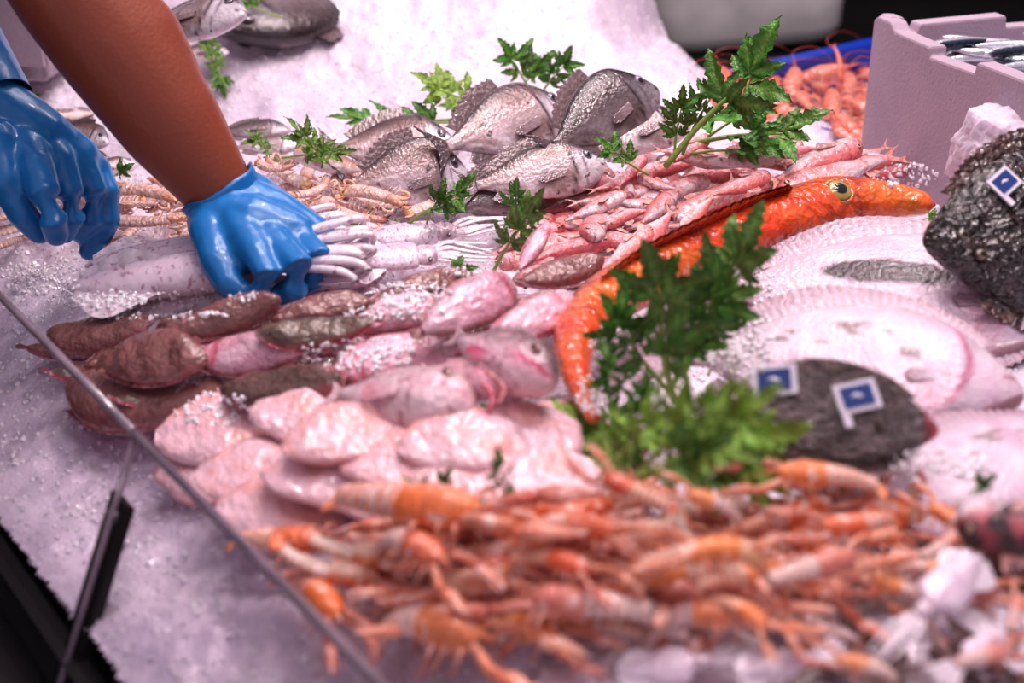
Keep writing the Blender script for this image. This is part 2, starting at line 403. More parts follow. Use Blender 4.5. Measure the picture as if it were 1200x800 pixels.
# ------------------------------------------------------------------ fish
def make_bream(name, kb=.0, dark=0.0):
    st = [(-.42, 0, 0, .035, .012), (-.36, 0, 0, .04, .02), (-.22, .005, 0, .10, .045), (-.05, .01, 0, .165, .07), (.12, .012, 0, .195, .085),
          (.25, .005, 0, .19, .085), (.34, -.01, 0, .155, .075), (.42, -.03, 0, .105, .055), (.475, -.045, 0, .05, .035), (.5, -.05, 0, .018, .015)]
    V, Fc = loft(st, 44, 22, 2.0)
    x, y, z = V.T
    hgt = np.interp(x, [-.42, -.2, .12, .3, .5], [.04, .11, .2, .18, .03])
    u = y/np.maximum(hgt, .02)
    c = mixc((190, 162, 162), (244, 228, 236), (.35-u)*1.1)
    c = mixc(c, (84, 66, 68), (u-.35)*2.0)
    lines = .5+.5*np.sin(y*150)
    c = mixc(c, (122, 88, 80), lines*.6*(np.abs(u) < .8))
    # head: pale cheek, dark crown, gill line
    hx = x-.2-.28*y*y*4
    c = mixc(c, (244, 234, 244), np.clip(hx*12, 0, 1)*(u < .4)*.95)
    c = mixc(c, (88, 74, 84), np.clip((x-.27)*12, 0, 1)*np.clip((u-.15)*3, 0, 1))
    gl = np.exp(-((x-(.205+.05*np.cos(u*1.6)))/.012)**2)*(np.abs(u) < .95); c = mixc(c, (70, 36, 40), gl)
    g2 = np.exp(-((x-(.30+.03*np.cos(u*1.6)))/.007)**2)*(u < .1)*(u > -.9); c = mixc(c, (150, 120, 135), g2*.8)
    mo = np.exp(-((y+.055-(x-.45)*.35)/.006)**2)*(x > .425); c = mixc(c, (70, 40, 46), mo)
    c = mixc(c, (44, 34, 38), np.full(len(x), dark)*np.clip(.9+u*.4, 0, 1))
    zz = z.copy(); V[:, 2] = z*(1+.10*np.exp(-((x-.235)/.04)**2)-.08*gl)
    b = MB().add(V, Fc, c); b.xform(lambda v: bend(v, kb, 1)); root = b.build(name, M_bream)
    def part(mb, nm, mat):
        mb.xform(lambda v: bend(v, kb, 1)); return mb.build(nm, mat, root)
    part(eye_mb(.37, .03, .062, .037, (120, 112, 124)), 'eye', M_eye); part(eye_mb(.37, .03, -.062, .037, (120, 112, 124), -1), 'eye', M_eye)
    part(fin_mb([(-.30, .05, 0), (-.1, .15, 0), (.12, .2, 0)], [(-.36, .10, 0), (-.14, .235, 0), (.10, .275, 0)], 22, (110, 88, 88), (140, 115, 118), .002, rag=.15), 'dorsal_fin', M_bream)
    part(fin_mb([(-.41, .03, 0), (-.42, 0, 0), (-.41, -.03, 0)], [(-.56, .15, 0), (-.49, 0, 0), (-.56, -.15, 0)], 17, (120, 95, 98), (90, 70, 76), .002), 'tail_fin', M_bream)
    part(fin_mb([(-.28, -.06, 0), (-.2, -.09, 0), (-.1, -.14, 0)], [(-.34, -.11, 0), (-.26, -.16, 0), (-.14, -.2, 0)], 11, (150, 125, 128), (110, 90, 95), .002), 'anal_fin', M_bream)
    part(fin_mb([(.17, -.03, .088), (.17, -.055, .088), (.17, -.08, .085)], [(.0, -.05, .092), (-.03, -.08, .09), (.02, -.10, .088)], 11, (186, 160, 164), (150, 125, 130), .002, axis=2), 'pectoral_fin', M_bream)
    return root
def make_mullet(name, kb=0.0, pale=0.0, base=(236, 176, 182), back=(218, 96, 96), mat=None):
    mat = mat or M_mullet
    st = [(-.40, 0, 0, .022, .012), (-.34, 0, 0, .028, .02), (-.2, 0, 0, .060, .042), (-.02, 0, 0, .098, .07), (.16, 0, 0, .105, .075),
          (.28, 0, 0, .108, .078), (.38, -.004, 0, .095, .07), (.45, -.012, 0, .066, .052), (.49, -.02, 0, .035, .03), (.5, -.022, 0, .012, .012)]
    V, Fc = loft(st, 36, 18); x, y, z = V.T
    hg = np.interp(x, [-.4, -.2, .16, .38, .5], [.024, .05, .105, .095, .03]); u = y/hg
    c = mixc(base, (250, 232, 236), np.clip(-u*1.2-.05, 0, 1)); c = mixc(c, back, np.clip((u-.1)*1.3, 0, .85))
    c = mixc(c, (226, 100, 90), np.exp(-((u-.1)/.13)**2)*(x < .25)*.45)
    gl = np.exp(-((x-(.26+.03*np.cos(u*1.5)))/.01)**2)*(np.abs(u) < .9); c = mixc(c, (176, 52, 56), gl*.9)
    c = mixc(c, (196, 60, 60), np.exp(-(((x-.43)/.05)**2+((u+.2)/.4)**2))*.45)
    mo = np.exp(-((y+.03)/.006)**2)*(x > .455); c = mixc(c, (120, 40, 44), mo)
    c = mixc(c, (245, 228, 232), np.full(len(x), pale))
    b = MB().add(V, Fc, c); b.xform(lambda v: bend(v, kb, 1)); root = b.build(name, mat)
    def part(mb, nm, m2):
        mb.xform(lambda v: bend(v, kb, 1)); return mb.build(nm, m2, root)
    for s in (1, -1): part(eye_mb(.40, .03, .060*s, .021, (214, 176, 140), s), 'eye', M_eye)
    part(fin_mb([(-.395, .02, 0), (-.40, 0, 0), (-.395, -.02, 0)], [(-.56, .085, 0), (-.45, 0, 0), (-.56, -.085, 0)], 15, (232, 140, 126), (240, 180, 170), .002), 'tail_fin', mat)
    part(fin_mb([(.0, .085, 0), (.08, .095, 0), (.17, .10, 0)], [(-.05, .13, 0), (.05, .18, 0), (.13, .185, 0)], 11, (232, 150, 140), (240, 190, 180), .002, rag=.2), 'dorsal_fin', mat)
    part(fin_mb([(.22, -.03, .075), (.22, -.045, .075), (.22, -.06, .072)], [(.05, -.05, .085), (.04, -.08, .085), (.08, -.11, .08)], 9, (236, 160, 150), (244, 196, 186), .002), 'pectoral_fin', mat)
    return root
def make_sole(name, seed, top=(140, 94, 90), under=(246, 184, 204), edge=(164, 92, 92), kb=.4, cut=False):
    r = np.random.default_rng(seed)
    if cut: st = [(-.5, 0, 0, .10, .03), (-.46, 0, 0, .16, .055), (-.3, 0, 0, .2, .08), (0, 0, 0, .225, .09), (.25, 0, 0, .2, .085), (.42, 0, 0, .13, .06), (.5, 0, 0, .04, .02)]
    else: st = [(-.5, 0, 0, .03, .018), (-.42, 0, 0, .09, .045), (-.25, .005, 0, .17, .075), (0, .01, 0, .215, .09), (.22, .005, 0, .2, .09), (.38, -.01, 0, .135, .075), (.47, -.02, 0, .07, .035), (.5, -.022, 0, .03, .015)]
    V, Fc = loft(st, 36, 24, 2.2); x, y, z = V.T
    V[:, 2] += .03*vnoise(V, 9, seed); V[:, 1] *= 1+.05*vnoise(V*[1, 0, 0], 9, seed+1)
    w = np.interp(x, [-.5, -.25, 0, .25, .5], [.04, .17, .215, .2, .04]); u = np.abs(y)/w
    tz = z/np.maximum(np.interp(x, [-.5, 0, .5], [.02, .065, .02]), .01)
    c = mixc(under, top, np.clip(tz*2.0+.25+.35*vnoise(V, 10, seed), 0, 1))
    c = mixc(c, (246, 214, 224), np.clip(-tz, 0, 1)*np.clip(vnoise(V, 7, seed+3)+.2, 0, 1)*.7)
    c = mixc(c, edge, np.clip((u-.84)*6, 0, 1)*.6)
    c = mixc(c, (196, 60, 78), np.exp(-((x-.3)/.03)**2)*(np.abs(u) < .8)*np.clip(-tz+.3, 0, 1)*.6)
    b = MB().add(V, Fc, c); b.xform(lambda v: bend(v, kb, 2)); root = b.build(name, M_sole)
    def part(mb, nm, m2):
        mb.xform(lambda v: bend(v, kb, 2)); return mb.build(nm, m2, root)
    for s in (1, -1):
        P0 = [(-.42, .08*s, 0), (-.25, .16*s, 0), (0, .205*s, 0), (.22, .19*s, 0), (.38, .12*s, 0)]
        P1 = [(-.46, .10*s, 0), (-.27, .185*s, 0), (0, .238*s, 0), (.23, .215*s, 0), (.42, .135*s, 0)]
        part(fin_mb(P0, P1, 31, edge, mixc(edge, under, .35), .003, rag=.1), 'fringe_fin', M_sole)
    if not cut:
        part(fin_mb([(-.485, .03, 0), (-.49, 0, 0), (-.485, -.03, 0)], [(-.57, .07, 0), (-.6, 0, 0), (-.57, -.07, 0)], 11, edge, top, .002), 'tail_fin', M_sole)
        part(eye_mb(.40, .03, .045, .015, (150, 120, 100)), 'eye', M_eye); part(eye_mb(.43, -.02, .038, .014, (150, 120, 100)), 'eye', M_eye)
    return root
def make_turbot(name, kind, seed, kb=0.0):
    """flat broad fish, +z is the face we see; kind 'white' or 'dark'"""
    st = [(-.5, 0, 0, .045, .012), (-.43, 0, 0, .06, .02), (-.33, 0, 0, .15, .035), (-.15, 0, 0, .26, .055), (.06, 0, 0, .31, .07), (.24, 0, 0, .27, .075),
          (.37, -.01, 0, .18, .065), (.45, -.02, 0, .10, .05), (.495, -.03, 0, .045, .03), (.51, -.03, 0, .015, .012)]
    V, Fc = loft(st, 110, 90, 2.0); x, y, z = V.T
    w = np.interp(x, [-.5, -.33, -.15, .06, .24, .37, .51], [.05, .15, .26, .31, .27, .18, .03]); u = y/w
    if kind == 'white':
        c = np.tile(np.array((226, 204, 218), float), (len(x), 1)); c = mixc(c, (218, 172, 198), np.clip(vnoise(V, 8, seed)*.8, 0, .8))
        c = mixc(c, (240, 226, 232), np.clip(vnoise(V, 14, seed+5), 0, .6))
        c = mixc(c, (150, 100, 104), np.clip((np.abs(u)-.93)*12, 0, 1)*.7)
        if seed == 1:
            q = ((x+.02)/.19)**2+((y-.035+.05*x)/.058)**2; c = mixc(c, (78, 62, 66), np.clip((1.15-q)*4, 0, 1))
        else:
            for (cx, cy, rr) in ((-.02, .13, .020), (.015, .15, .016), (-.05, .145, .012), (.0, .10, .013), (.10, .12, .01), (-.22, .06, .014), (-.19, .10, .01), (.17, .02, .022), (-.1, .05, .008)):
                q = ((x-cx)/(rr*1.6))**2+((y-cy)/rr)**2; c = mixc(c, (128, 104, 106), np.clip((1.2-q)*2, 0, .8))
        c = mixc(c, (206, 104, 140), np.exp(-((x-(.29+.05*np.cos(u*2)))/.012)**2)*(np.abs(u) < .75)*.75)
        c = mixc(c, (226, 140, 168), np.exp(-((x-.24)/.05)**2)*(u < 0)*.4)
        c = mixc(c, (150, 40, 60), np.exp(-((y-.01-(x-.47)*.5)/.006)**2)*(x > .44)*.9)
        mat = M_turbot; fc0, fc1 = (228, 205, 220), (190, 150, 166); under = (96, 76, 70)
    else:
        c = np.tile(np.array((112, 98, 100), float), (len(x), 1)); c = mixc(c, (184, 160, 160), np.clip(vnoise(V, 26, seed)-.1, 0, .8)); c = mixc(c, (90, 72, 72), np.clip((np.abs(u)-.7)*3, 0, .7)); c = mixc(c, (70, 56, 56), np.clip(-vnoise(V, 11, seed+2), 0, .8))
        c = mixc(c, (70, 50, 52), np.exp(-((x-.27)/.012)**2)*(np.abs(u) < .7))
        if seed == 3: c = mixc(c, (216, 46, 70), np.clip((x-.40)*14, 0, .95)); under = (230, 208, 220)
        else: c = mixc(c, (50, 32, 28), .78*np.ones(len(x)))*.62; under = (200, 180, 190)
        mat = M_dark; fc0, fc1 = (96, 78, 76), (130, 96, 90)
    c = mixc(c, under, np.clip(-z*40-.2, 0, 1))
    V[:, 2] += .008*vnoise(V, 10, seed)*(np.abs(u) < .95)
    V[:, 2] += .012*np.exp(-((x-.31)/.03)**2)*(z > 0)*(np.abs(u) < .8)
    b = MB().add(V, Fc, c); b.xform(lambda v: bend(v, kb, 2)); root = b.build(name, mat)
    def part(mb, nm, m2):
        mb.xform(lambda v: bend(v, kb, 2)); return mb.build(nm, m2, root)
    for s, nm in ((1, 'dorsal_fin'), (-1, 'anal_fin')):
        P0 = [(-.40, .10*s, 0), (-.3, .165*s, 0), (-.13, .262*s, 0), (.06, .30*s, 0), (.24, .26*s, 0), (.38, .17*s, 0)]
        P1 = [(-.44, .15*s, 0), (-.36, .26*s, 0), (-.18, .39*s, 0), (.05, .40*s, 0), (.27, .325*s, 0), (.42, .19*s, 0)]
        part(fin_mb(P0, P1, 71, fc0, fc1, .0035, thick=.004, rag=.12), nm, mat)
    part(fin_mb([(-.49, .045, 0), (-.5, 0, 0), (-.49, -.045, 0)], [(-.66, .13, 0), (-.69, 0, 0), (-.66, -.13, 0)], 21, fc0, fc1, .003), 'tail_fin', mat)
    part(fin_mb([(.26, -.04, .068), (.26, -.06, .068), (.26, -.08, .066)], [(.18, -.05, .078), (.16, -.08, .078), (.18, -.11, .075)], 11, fc0, fc1, .002), 'pectoral_fin', mat)
    if kind == 'dark':
        part(eye_mb(.40, .05, .055, .019, (120, 105, 80)), 'eye', M_eye); part(eye_mb(.43, -.02, .05, .018, (120, 105, 80)), 'eye', M_eye)
    return root

# ------------------------------------------------------------------ crustaceans
def seg_body(x0, x1, nseg, w0, w1, h0, h1, cols, rim, n=18):
    """overlapping shell rings: profile with a step at each segment"""
    rows = []; C = []
    for i in range(nseg):
        a = x1+(x0-x1)*i/nseg; b_ = x1+(x0-x1)*(i+1)/nseg
        for t, s in ((0, .90), (.18, 1.03), (.55, 1.05), (.9, 1.0), (.99, .93)):
            q = (i+t)/nseg; w = w1+(w0-w1)*q; h = h1+(h0-h1)*q
            rows.append((a+(b_-a)*t, 0, 0, w*s, h*s)); C.append(rim if t in (0, .99, .9) else cols)
    rows = np.array(rows)[::-1]; C = np.array(C, float)[::-1]
    a = np.linspace(0, 2*PI, n, endpoint=False); m = len(rows)
    V = np.zeros((m, n, 3)); V[..., 0] = rows[:, 0:1]; V[..., 1] = rows[:, 3:4]*np.cos(a)
    V[..., 2] = rows[:, 4:5]*np.where(np.sin(a) < 0, np.sin(a)*.6, np.sin(a))
    CC = np.repeat(C[:, None, :], n, 1)
    lowf = np.clip(-np.sin(a), 0, 1)[None, :, None]; CC = CC*(1-lowf)+np.array((240, 215, 205))*lowf
    return V.reshape(-1, 3), grid_faces(m, n), CC.reshape(-1, 3)
def make_lang(name, seed, kb=0.0, ky=0.0, car=(252, 138, 78), abd=(252, 176, 146), rim=(255, 236, 230), claws=True, tone=0.0):
    r = random.Random(seed)
    def bb(mb):
        def f(v):
            v = v.copy(); 
            if kb:
                m = v[:, 0] < .06; w = v[m].copy(); w[:, 0] -= .06; w = bend(w, -kb, 2); w[:, 0] += .06; v[m] = w
            return bend(v, ky, 1)
        return mb.xform(f)
    st = [(.02, 0, 0, .090, .078), (.08, 0, 0, .10, .088), (.2, 0, .0, .105, .094), (.32, 0, .0, .088, .08), (.40, 0, .008, .058, .05), (.44, 0, .02, .018, .016), (.53, 0, .035, .004, .004)]
    V, Fc = loft(st, 24, 16); x, y, z = V.T
    c = mixc(car, (248, 200, 178), np.clip(-z*16, 0, 1)); c = mixc(c, (210, 70, 40), np.exp(-((x-.2)/.01)**2)*.5); c = mixc(c, (244, 170, 140), np.exp(-(y/.012)**2)*(z > 0)*.3)
    root = bb(MB().add(V, Fc, c)).build(name, M_shell)
    def part(mb, nm, mat=M_shell, par=root): return bb(mb).build(nm, mat, par)
    part(MB().add(*seg_body(-.40, .04, 6, .056, .092, .048, .08, abd, rim)), 'abdomen')
    tf = MB()
    for k in range(-2, 3):
        a = k*.36; V, Fc = loft([(0, 0, 0, .012, .008), (.05, 0, 0, .026, .01), (.1, 0, 0, .026, .008), (.135, 0, 0, .012, .004)], 8, 10)
        ca, sa = math.cos(a), math.sin(a); P = V.copy(); P[:, 0] = -.385-(V[:, 0]*ca-V[:, 1]*sa*.8); P[:, 1] = V[:, 0]*sa*.85+V[:, 1]*ca; P[:, 2] -= .012+.004*abs(k)
        tf.add(P, Fc, mixc(abd, car, V[:, 0]*7))
    part(tf, 'tail_fan')
    for s in (1, -1):
        part(eye_mb(.435, .034*s, .028, .016, (30, 20, 24)), 'eye', M_eye)
        a0 = r.uniform(.1, .6); P = [(.45, .015*s, .02), (.6, .05*s+a0*.1*s, .06), (.8, (.08+a0*.3)*s, .05), (1.0, (.1+a0*.6)*s, .0)]
        part(MB().add(*tube(P, [.004, .003, .002, .001], 5, 14), (240, 140, 110)), 'antenna')
        for k in range(3):
            x0 = .33-.09*k; d = r.uniform(-.04, .04); sp = r.uniform(.8, 1.2)
            P = [(x0, .055*s, -.02), (x0+.03+d, .14*s*sp, .01), (x0+.0+d*2, .19*s*sp, -.045), (x0-.03+d*2, .21*s*sp, -.08)]
            V, Fc = tube(P, [.014, .012, .009, .004], 6, 12)
            part(MB().add(V, Fc, mixc((246, 196, 176), (236, 120, 84), np.abs(V[:, 1])*3.0)), 'leg')
        if claws:
            sp = r.uniform(.3, 1.0); rz = r.uniform(-.02, .03)
            P = [(.36, .045*s, -.01), (.46, .085*s, .0+rz), (.58, (.09+.05*sp)*s, rz), (.66, (.09+.06*sp)*s, rz)]
            V, Fc = tube(P, [.026, .03, .032, .028], 9, 14); mb = MB().add(V, Fc, mixc((244, 180, 160), (236, 128, 92), (V[:, 0]-.36)*3))
            bx, by = .66, (.09+.06*sp)*s
            Vp, Fp = loft([(0, 0, 0, .022, .018), (.05, 0, 0, .045, .032), (.13, 0, 0, .047, .032), (.2, .01*s, 0, .03, .022), (.28, .014*s, 0, .018, .013), (.33, .005*s, 0, .005, .005)], 18, 12, 2.4)
            Vp[:, 2] += .003*np.sin(Vp[:, 0]*130)*(Vp[:, 0] < .2); cc = mixc((244, 160, 134), (250, 222, 214), np.clip((Vp[:, 0]-.1)*3.2, 0, 1)); cc = mixc(cc, (226, 92, 60), np.exp(-((Vp[:, 1]*s-.026)/.01)**2)*.6)
            Vp[:, 0] += bx; Vp[:, 1] += by; mb.add(Vp, Fp, cc)
            V, Fc = loft([(.16, -.018*s, 0, .014, .013), (.22, -.03*s, 0, .012, .01), (.3, -.026*s, 0, .008, .007), (.345, -.012*s, 0, .003, .003)], 10, 8); V[:, 0] += bx; V[:, 1] += by; mb.add(V, Fc, (240, 150, 120))
            part(mb, 'claw')
    return root
def make_prawn(name, seed, kb=1.2, mat=None, c1=(238, 132, 110), c2=(250, 196, 180)):
    mat = mat or M_prawn; r = random.Random(seed)
    def bb(mb):
        def f(v):
            v = v.copy(); m = v[:, 0] < .1; w = v[m].copy(); w[:, 0] -= .1; w = bend(w, -kb, 1); w[:, 0] += .1; v[m] = w; return v
        return mb.xform(f)
    st = [(.06, 0, 0, .08, .055), (.14, 0, 0, .088, .06), (.3, 0, 0, .078, .055), (.4, .01, 0, .055, .04), (.46, .03, 0, .02, .018), (.6, .05, 0, .004, .004)]
    V, Fc = loft(st, 20, 14); root = bb(MB().add(V, Fc, mixc(c1, c2, np.clip(-V[:, 1]*8, 0, 1)))).build(name, mat)
    def part(mb, nm, m2=mat): return bb(mb).build(nm, m2, root)
    part(MB().add(*seg_body(-.42, .09, 6, .035, .078, .028, .052, c1, c2)), 'abdomen')
    tf = MB()
    for k in range(-1, 2):
        V, Fc = loft([(0, 0, 0, .01, .008), (.06, 0, 0, .02, .008), (.13, 0, 0, .01, .003)], 8, 8); P = V.copy(); P[:, 0] = -.41-V[:, 0]; P[:, 1] = V[:, 1]+V[:, 0]*k*.45; tf.add(P, Fc, mixc(c2, (222, 70, 44), V[:, 0]*8))
    part(tf, 'tail_fan')
    for s in (1, -1):
        part(eye_mb(.42, .04, .035*s, .016, (30, 20, 24), s), 'eye', M_eye)
        part(MB().add(*tube([(.45, .02, .01*s), (.65, .08, .05*s), (.8, -.1, .06*s), (.7, -.3, .0)], [.004, .003, .002, .001], 5, 12), (232, 90, 60)), 'antenna')
    for k in range(5):
        P = [(.36-.06*k, -.05, .01*(-1)**k), (.38-.07*k, -.13, .03*(-1)**k), (.33-.08*k, -.2-.02*r.random(), .0)]
        part(MB().add(*tube(P, [.01, .008, .003], 6, 9), (244, 160, 140)), 'leg')
    return root
def make_mantis(name, seed, kb=0.3):
    r = random.Random(seed)
    def bb(mb): return mb.xform(lambda v: bend(v, kb, 1))
    c, rim = (236, 188, 176), (250, 228, 222)
    V, Fc, C = seg_body(-.38, .24, 9, .088, .062, .05, .042, c, rim, 18)
    root = bb(MB().add(V, Fc, C)).build(name, M_mantis)
    def part(mb, nm, m2=M_mantis): return bb(mb).build(nm, m2, root)
    V, Fc = loft([(.2, 0, .01, .05, .04), (.28, 0, .01, .055, .04), (.38, 0, .008, .04, .03), (.45, 0, .005, .018, .015)], 14, 12); part(MB().add(V, Fc, mixc(c, (226, 160, 130), V[:, 0]*2)), 'carapace')
    V, Fc = loft([(-.52, 0, -.005, .03, .008), (-.49, 0, 0, .06, .018), (-.43, 0, 0, .078, .028), (-.37, 0, 0, .075, .035)], 12, 14)
    cc = mixc((240, 176, 130), rim, np.clip((V[:, 0]+.45)*10, 0, 1))
    for s in (1, -1): cc = mixc(cc, (50, 16, 24), np.clip(1.6-(((V[:, 0]+.445)/.02)**2+((V[:, 1]-.035*s)/.018)**2), 0, 1)*(V[:, 2] > 0))
    part(MB().add(V, Fc, cc), 'telson')
    for s in (1, -1):
        V, Fc = loft([(-.56, .09*s, -.01, .01, .004), (-.5, .095*s, -.01, .025, .008), (-.42, .08*s, -.01, .015, .01)], 8, 8); part(MB().add(V, Fc, (238, 170, 140)), 'uropod')
        V, Fc = eye_mb(.465, .02*s, .01, .014, (60, 40, 60)), None; bb(V).build('eye', M_eye, root)
        P = [(.32, .045*s, -.01), (.42, .11*s, .0), (.33, .15*s, .0), (.22, .12*s, .005)]
        part(MB().add(*tube(P, [.014, .018, .02, .006], 7, 12), (242, 196, 176)), 'raptorial_claw')
        for k in range(3):
            x0 = .2-.06*k; P = [(x0, .05*s, -.01), (x0+.02, .13*s, .015), (x0-.02, .2*s, -.04)]
            part(MB().add(*tube(P, [.008, .006, .003], 5, 8), (246, 214, 200)), 'leg')
    return root

# ------------------------------------------------------------------ squid
def make_squid(name, seed, curl=1.0, ml=.62, mw=.085):
    """mantle on -x side, arms to +x.  length 1 from mantle tip to head; arms reach on"""
    r = random.Random(seed)
    st = [(-.5, 0, 0, .006, .006), (-.44, 0, 0, .035, .03), (-.3, 0, 0, .068, .055), (-.1, 0, 0, mw, .068), (.08, 0, 0, mw, .07), (.15, 0, 0, .078, .062), (.165, 0, 0, .06, .05)]
    V, Fc = loft(st, 30, 18); c = mixc((240, 224, 236), (214, 186, 204), np.clip(V[:, 2]*8+.3*vnoise(V, 14, seed), 0, .8))
    root = MB().add(V, Fc, c).build(name, M_squid)
    for s in (1, -1):
        P0 = [(-.46, .02*s, .01), (-.3, .06*s, .01), (-.12, .075*s, .01)]; P1 = [(-.47, .06*s, .005), (-.32, .17*s, 0), (-.12, .09*s, .008)]
        fin_mb(P0, P1, 9, (236, 216, 230), (244, 232, 240), .0).build('mantle_fin', M_squid, root)
    V, Fc = loft([(.14, 0, 0, .05, .045), (.2, 0, 0, .062, .055), (.27, 0, 0, .064, .056), (.33, 0, 0, .045, .04)], 12, 14)
    hd = MB().add(V, Fc, mixc((226, 204, 216), (150, 110, 130), np.clip(vnoise(V, 40, seed)+.1, 0, .7))).build('head', M_squid, root)
    for s in (1, -1): eye_mb(.26, .045*s, .034, .022, (120, 120, 132)).build('eye', M_eye, hd)
    for k in range(10):
        a = (k-4.5)/4.5; ln = .38+.08*r.random(); lf = .02*math.sin(k*2.3)+.015
        if curl > .5:    # arms fall forward then loop back in a rounded bunch
            P = [(.3, a*.03, 0), (.42, a*.07, lf+.02), (.19+ln, a*.11, lf+.025), (.26+ln, a*.14, lf-.005), (.20+ln, a*.11, -.035), (.38, a*.06, -.04)]
            R = [.017, .020, .017, .013, .010, .006]
        else:
            w = r.uniform(-.03, .03)
            P = [(.3, a*.03, 0), (.42, a*.055, lf), (.55, a*.06+w, lf), (.3+ln+.1, a*.035+w*2, lf-.02)]
            R = [.015, .015, .011, .003]
        V, Fc = tube(P, R, 8, 22, flat=.8)
        MB().add(V, Fc, mixc((246, 232, 240), (216, 186, 200), np.clip((V[:, 2]+.02)*-14, 0, 1))).build('arm', M_squid, root)
    return root

# ------------------------------------------------------------------ celery leaves
def lobe(L, W, teeth, seed, g0, g1, cup=.18, arch=.25):
    r = random.Random(seed); m = teeth*4+1; k = 7; V = []; C = []
    for i in range(m):
        t = i/(m-1); w = W*(math.sin(PI*min(1, t**.75*.98+.02))**.8)*(1-.25*t)+.002
        ph = (i % 4)/4; tooth = 1-.42*ph if i < m-1 else 0
        for j in range(k):
            s = (j-(k-1)/2)/((k-1)/2); e = abs(s)
            ww = w*(tooth if e > .9 else (1-.3*(1-tooth) if e > .6 else 1))
            x = t*L+e*ww*.55; y = s*ww
            z = arch*L*(t-t*t)*.8-.25*arch*L*t*t+cup*abs(y)+.03*L*math.sin(t*9+s*2+seed)
            V.append((x, y, z)); C.append(mixc(g0, g1, e*.7+.3*r.random()) if e > .05 else mixc(g0, (160, 190, 100), .45))
    return np.array(V), grid_faces(m, k, False), np.array(C)
def make_leaf(name, seed, parent=None, g0=(74, 128, 44), g1=(44, 96, 30)):
    mb = MB(); r = random.Random(seed)
    for a, L, off in ((0, 1.0, .10), (.75, .66, .06), (-.75, .66, .06)):
        V, Fc, C = lobe(L*.86, .205*L, 5 if a == 0 else 4, seed+int(a*10), g0, g1)
        a += r.uniform(-.15, .15); ca, sa = math.cos(a), math.sin(a); P = V.copy(); P[:, 0] = V[:, 0]*ca-V[:, 1]*sa+off; P[:, 1] = V[:, 0]*sa+V[:, 1]*ca
        mb.add(P, Fc, C)
    return mb
def make_sprig(name, seed, n=5, g0=(74, 128, 44), g1=(44, 96, 30), size=1.0):
    """stalk from x=-.5 to .5 ; leaves near the end and on both sides"""
    r = random.Random(seed)
    V, Fc = tube([(-.5, 0, 0), (-.15, .02, .03), (.15, .0, .05), (.36, -.01, .04)], [.022, .018, .012, .007], 8, 16)
    V[:, 2] += .0
    root = MB().add(V, Fc, (150, 180, 92)).build(name, M_stem)
    spots = [(.26, 0, 0, .42)]
    for i in range(n+1):
        s = 1 if i % 2 else -1; x = .22-.17*(i//2); spots.append((x, .01*s, s*r.uniform(.6, 1.2), r.uniform(.30, .42)))
    for i, (x, y, a, sz) in enumerate(spots):
        sz *= size
        mb = make_leaf('leaf', seed*10+i, None, g0, g1); roll = r.uniform(-.7, .7); pt = r.uniform(-.5, .1)
        R = Matrix.Rotation(a, 3, 'Z') @ Matrix.Rotation(pt, 3, 'Y') @ Matrix.Rotation(roll, 3, 'X'); R = np.array(R)
        mb.xform(lambda v: (v*sz)@R.T+np.array((x, y, .045))); mb.build('leaf', M_leaf, root)
    return root

# ================================================================== PLACEMENT
FWD = Vector((0, CP, -SP))
def dep(p): return (p-Vector((0, 0, CAMZ))).dot(FWD)
def fix_len(h, t, hp, tp, mx=1.35):
    """a thing that would stretch away from us too far leans up on its neighbours instead"""
    near, far, fp = (h, t, tp) if dep(h) < dep(t) else (t, h, hp)
    d0 = dep(near); il = math.hypot(hp[0]-tp[0], hp[1]-tp[1])*d0/F
    lo, hi = d0, dep(far)
    if (far-near).length > il*mx:
        for _ in range(18):
            m = (lo+hi)/2
            if (pd(*fp, m)-near).length > il*mx: hi = m
            else: lo = m
        q = pd(*fp, lo); far.x, far.y, far.z = q.x, q.y, q.z
def drop(o, px, py, L, ang, lift, tilt=.3, sy=1.0, sz=1.0, flip=False, down=False, pitch=0.0, p=None):
    """rest a thing of image length 2L centred at a spot, heading ang on the ground"""
    c = at(px, py, lift) if p is None else p; hl = L*dep(c)/F
    d = Vector((math.cos(ang), math.sin(ang), pitch)).normalized()*hl
    up = Vector((0, -math.sin(tilt), math.cos(tilt)))
    return pose(o, c+d, c-d, sy=-sy if flip else sy, sz=sz, up=-up if down else up)
def lay(o, hx, hy, tx, ty, lift=.03, tilt=.3, sy=1.0, sz=1.0, flip=False, down=False, dl=0.0, L=1.0, yaw=0, mxl=1.35):
    """rest a thing on the ice between two spots: (hx,hy) front end, (tx,ty) rear end"""
    h = at(hx, hy, lift+dl); t = at(tx, ty, lift-dl); fix_len(h, t, (hx, hy), (tx, ty), mxl)
    up = Vector((math.sin(yaw), -math.sin(tilt), math.cos(tilt)))
    if down: up = -up
    return pose(o, h, t, L=L, sy=-sy if flip else sy, sz=sz, up=up)
def inpoly(px, py, poly):
    c = False; n = len(poly)
    for i in range(n):
        (x1, y1), (x2, y2) = poly[i], poly[(i+1) % n]
        if (y1 > py) != (y2 > py) and px < (x2-x1)*(py-y1)/(y2-y1)+x1: c = not c
    return c
def scatter(poly, n, dmin):
    xs = [p[0] for p in poly]; ys = [p[1] for p in poly]; out = []; tries = 0
    while len(out) < n and tries < 6000:
        tries += 1; x = rnd.uniform(min(xs), max(xs)); y = rnd.uniform(min(ys), max(ys))
        if inpoly(x, y, poly) and all((x-a)**2+((y-b)*1.6)**2 > dmin*dmin for a, b in out): out.append((x, y))
    return out

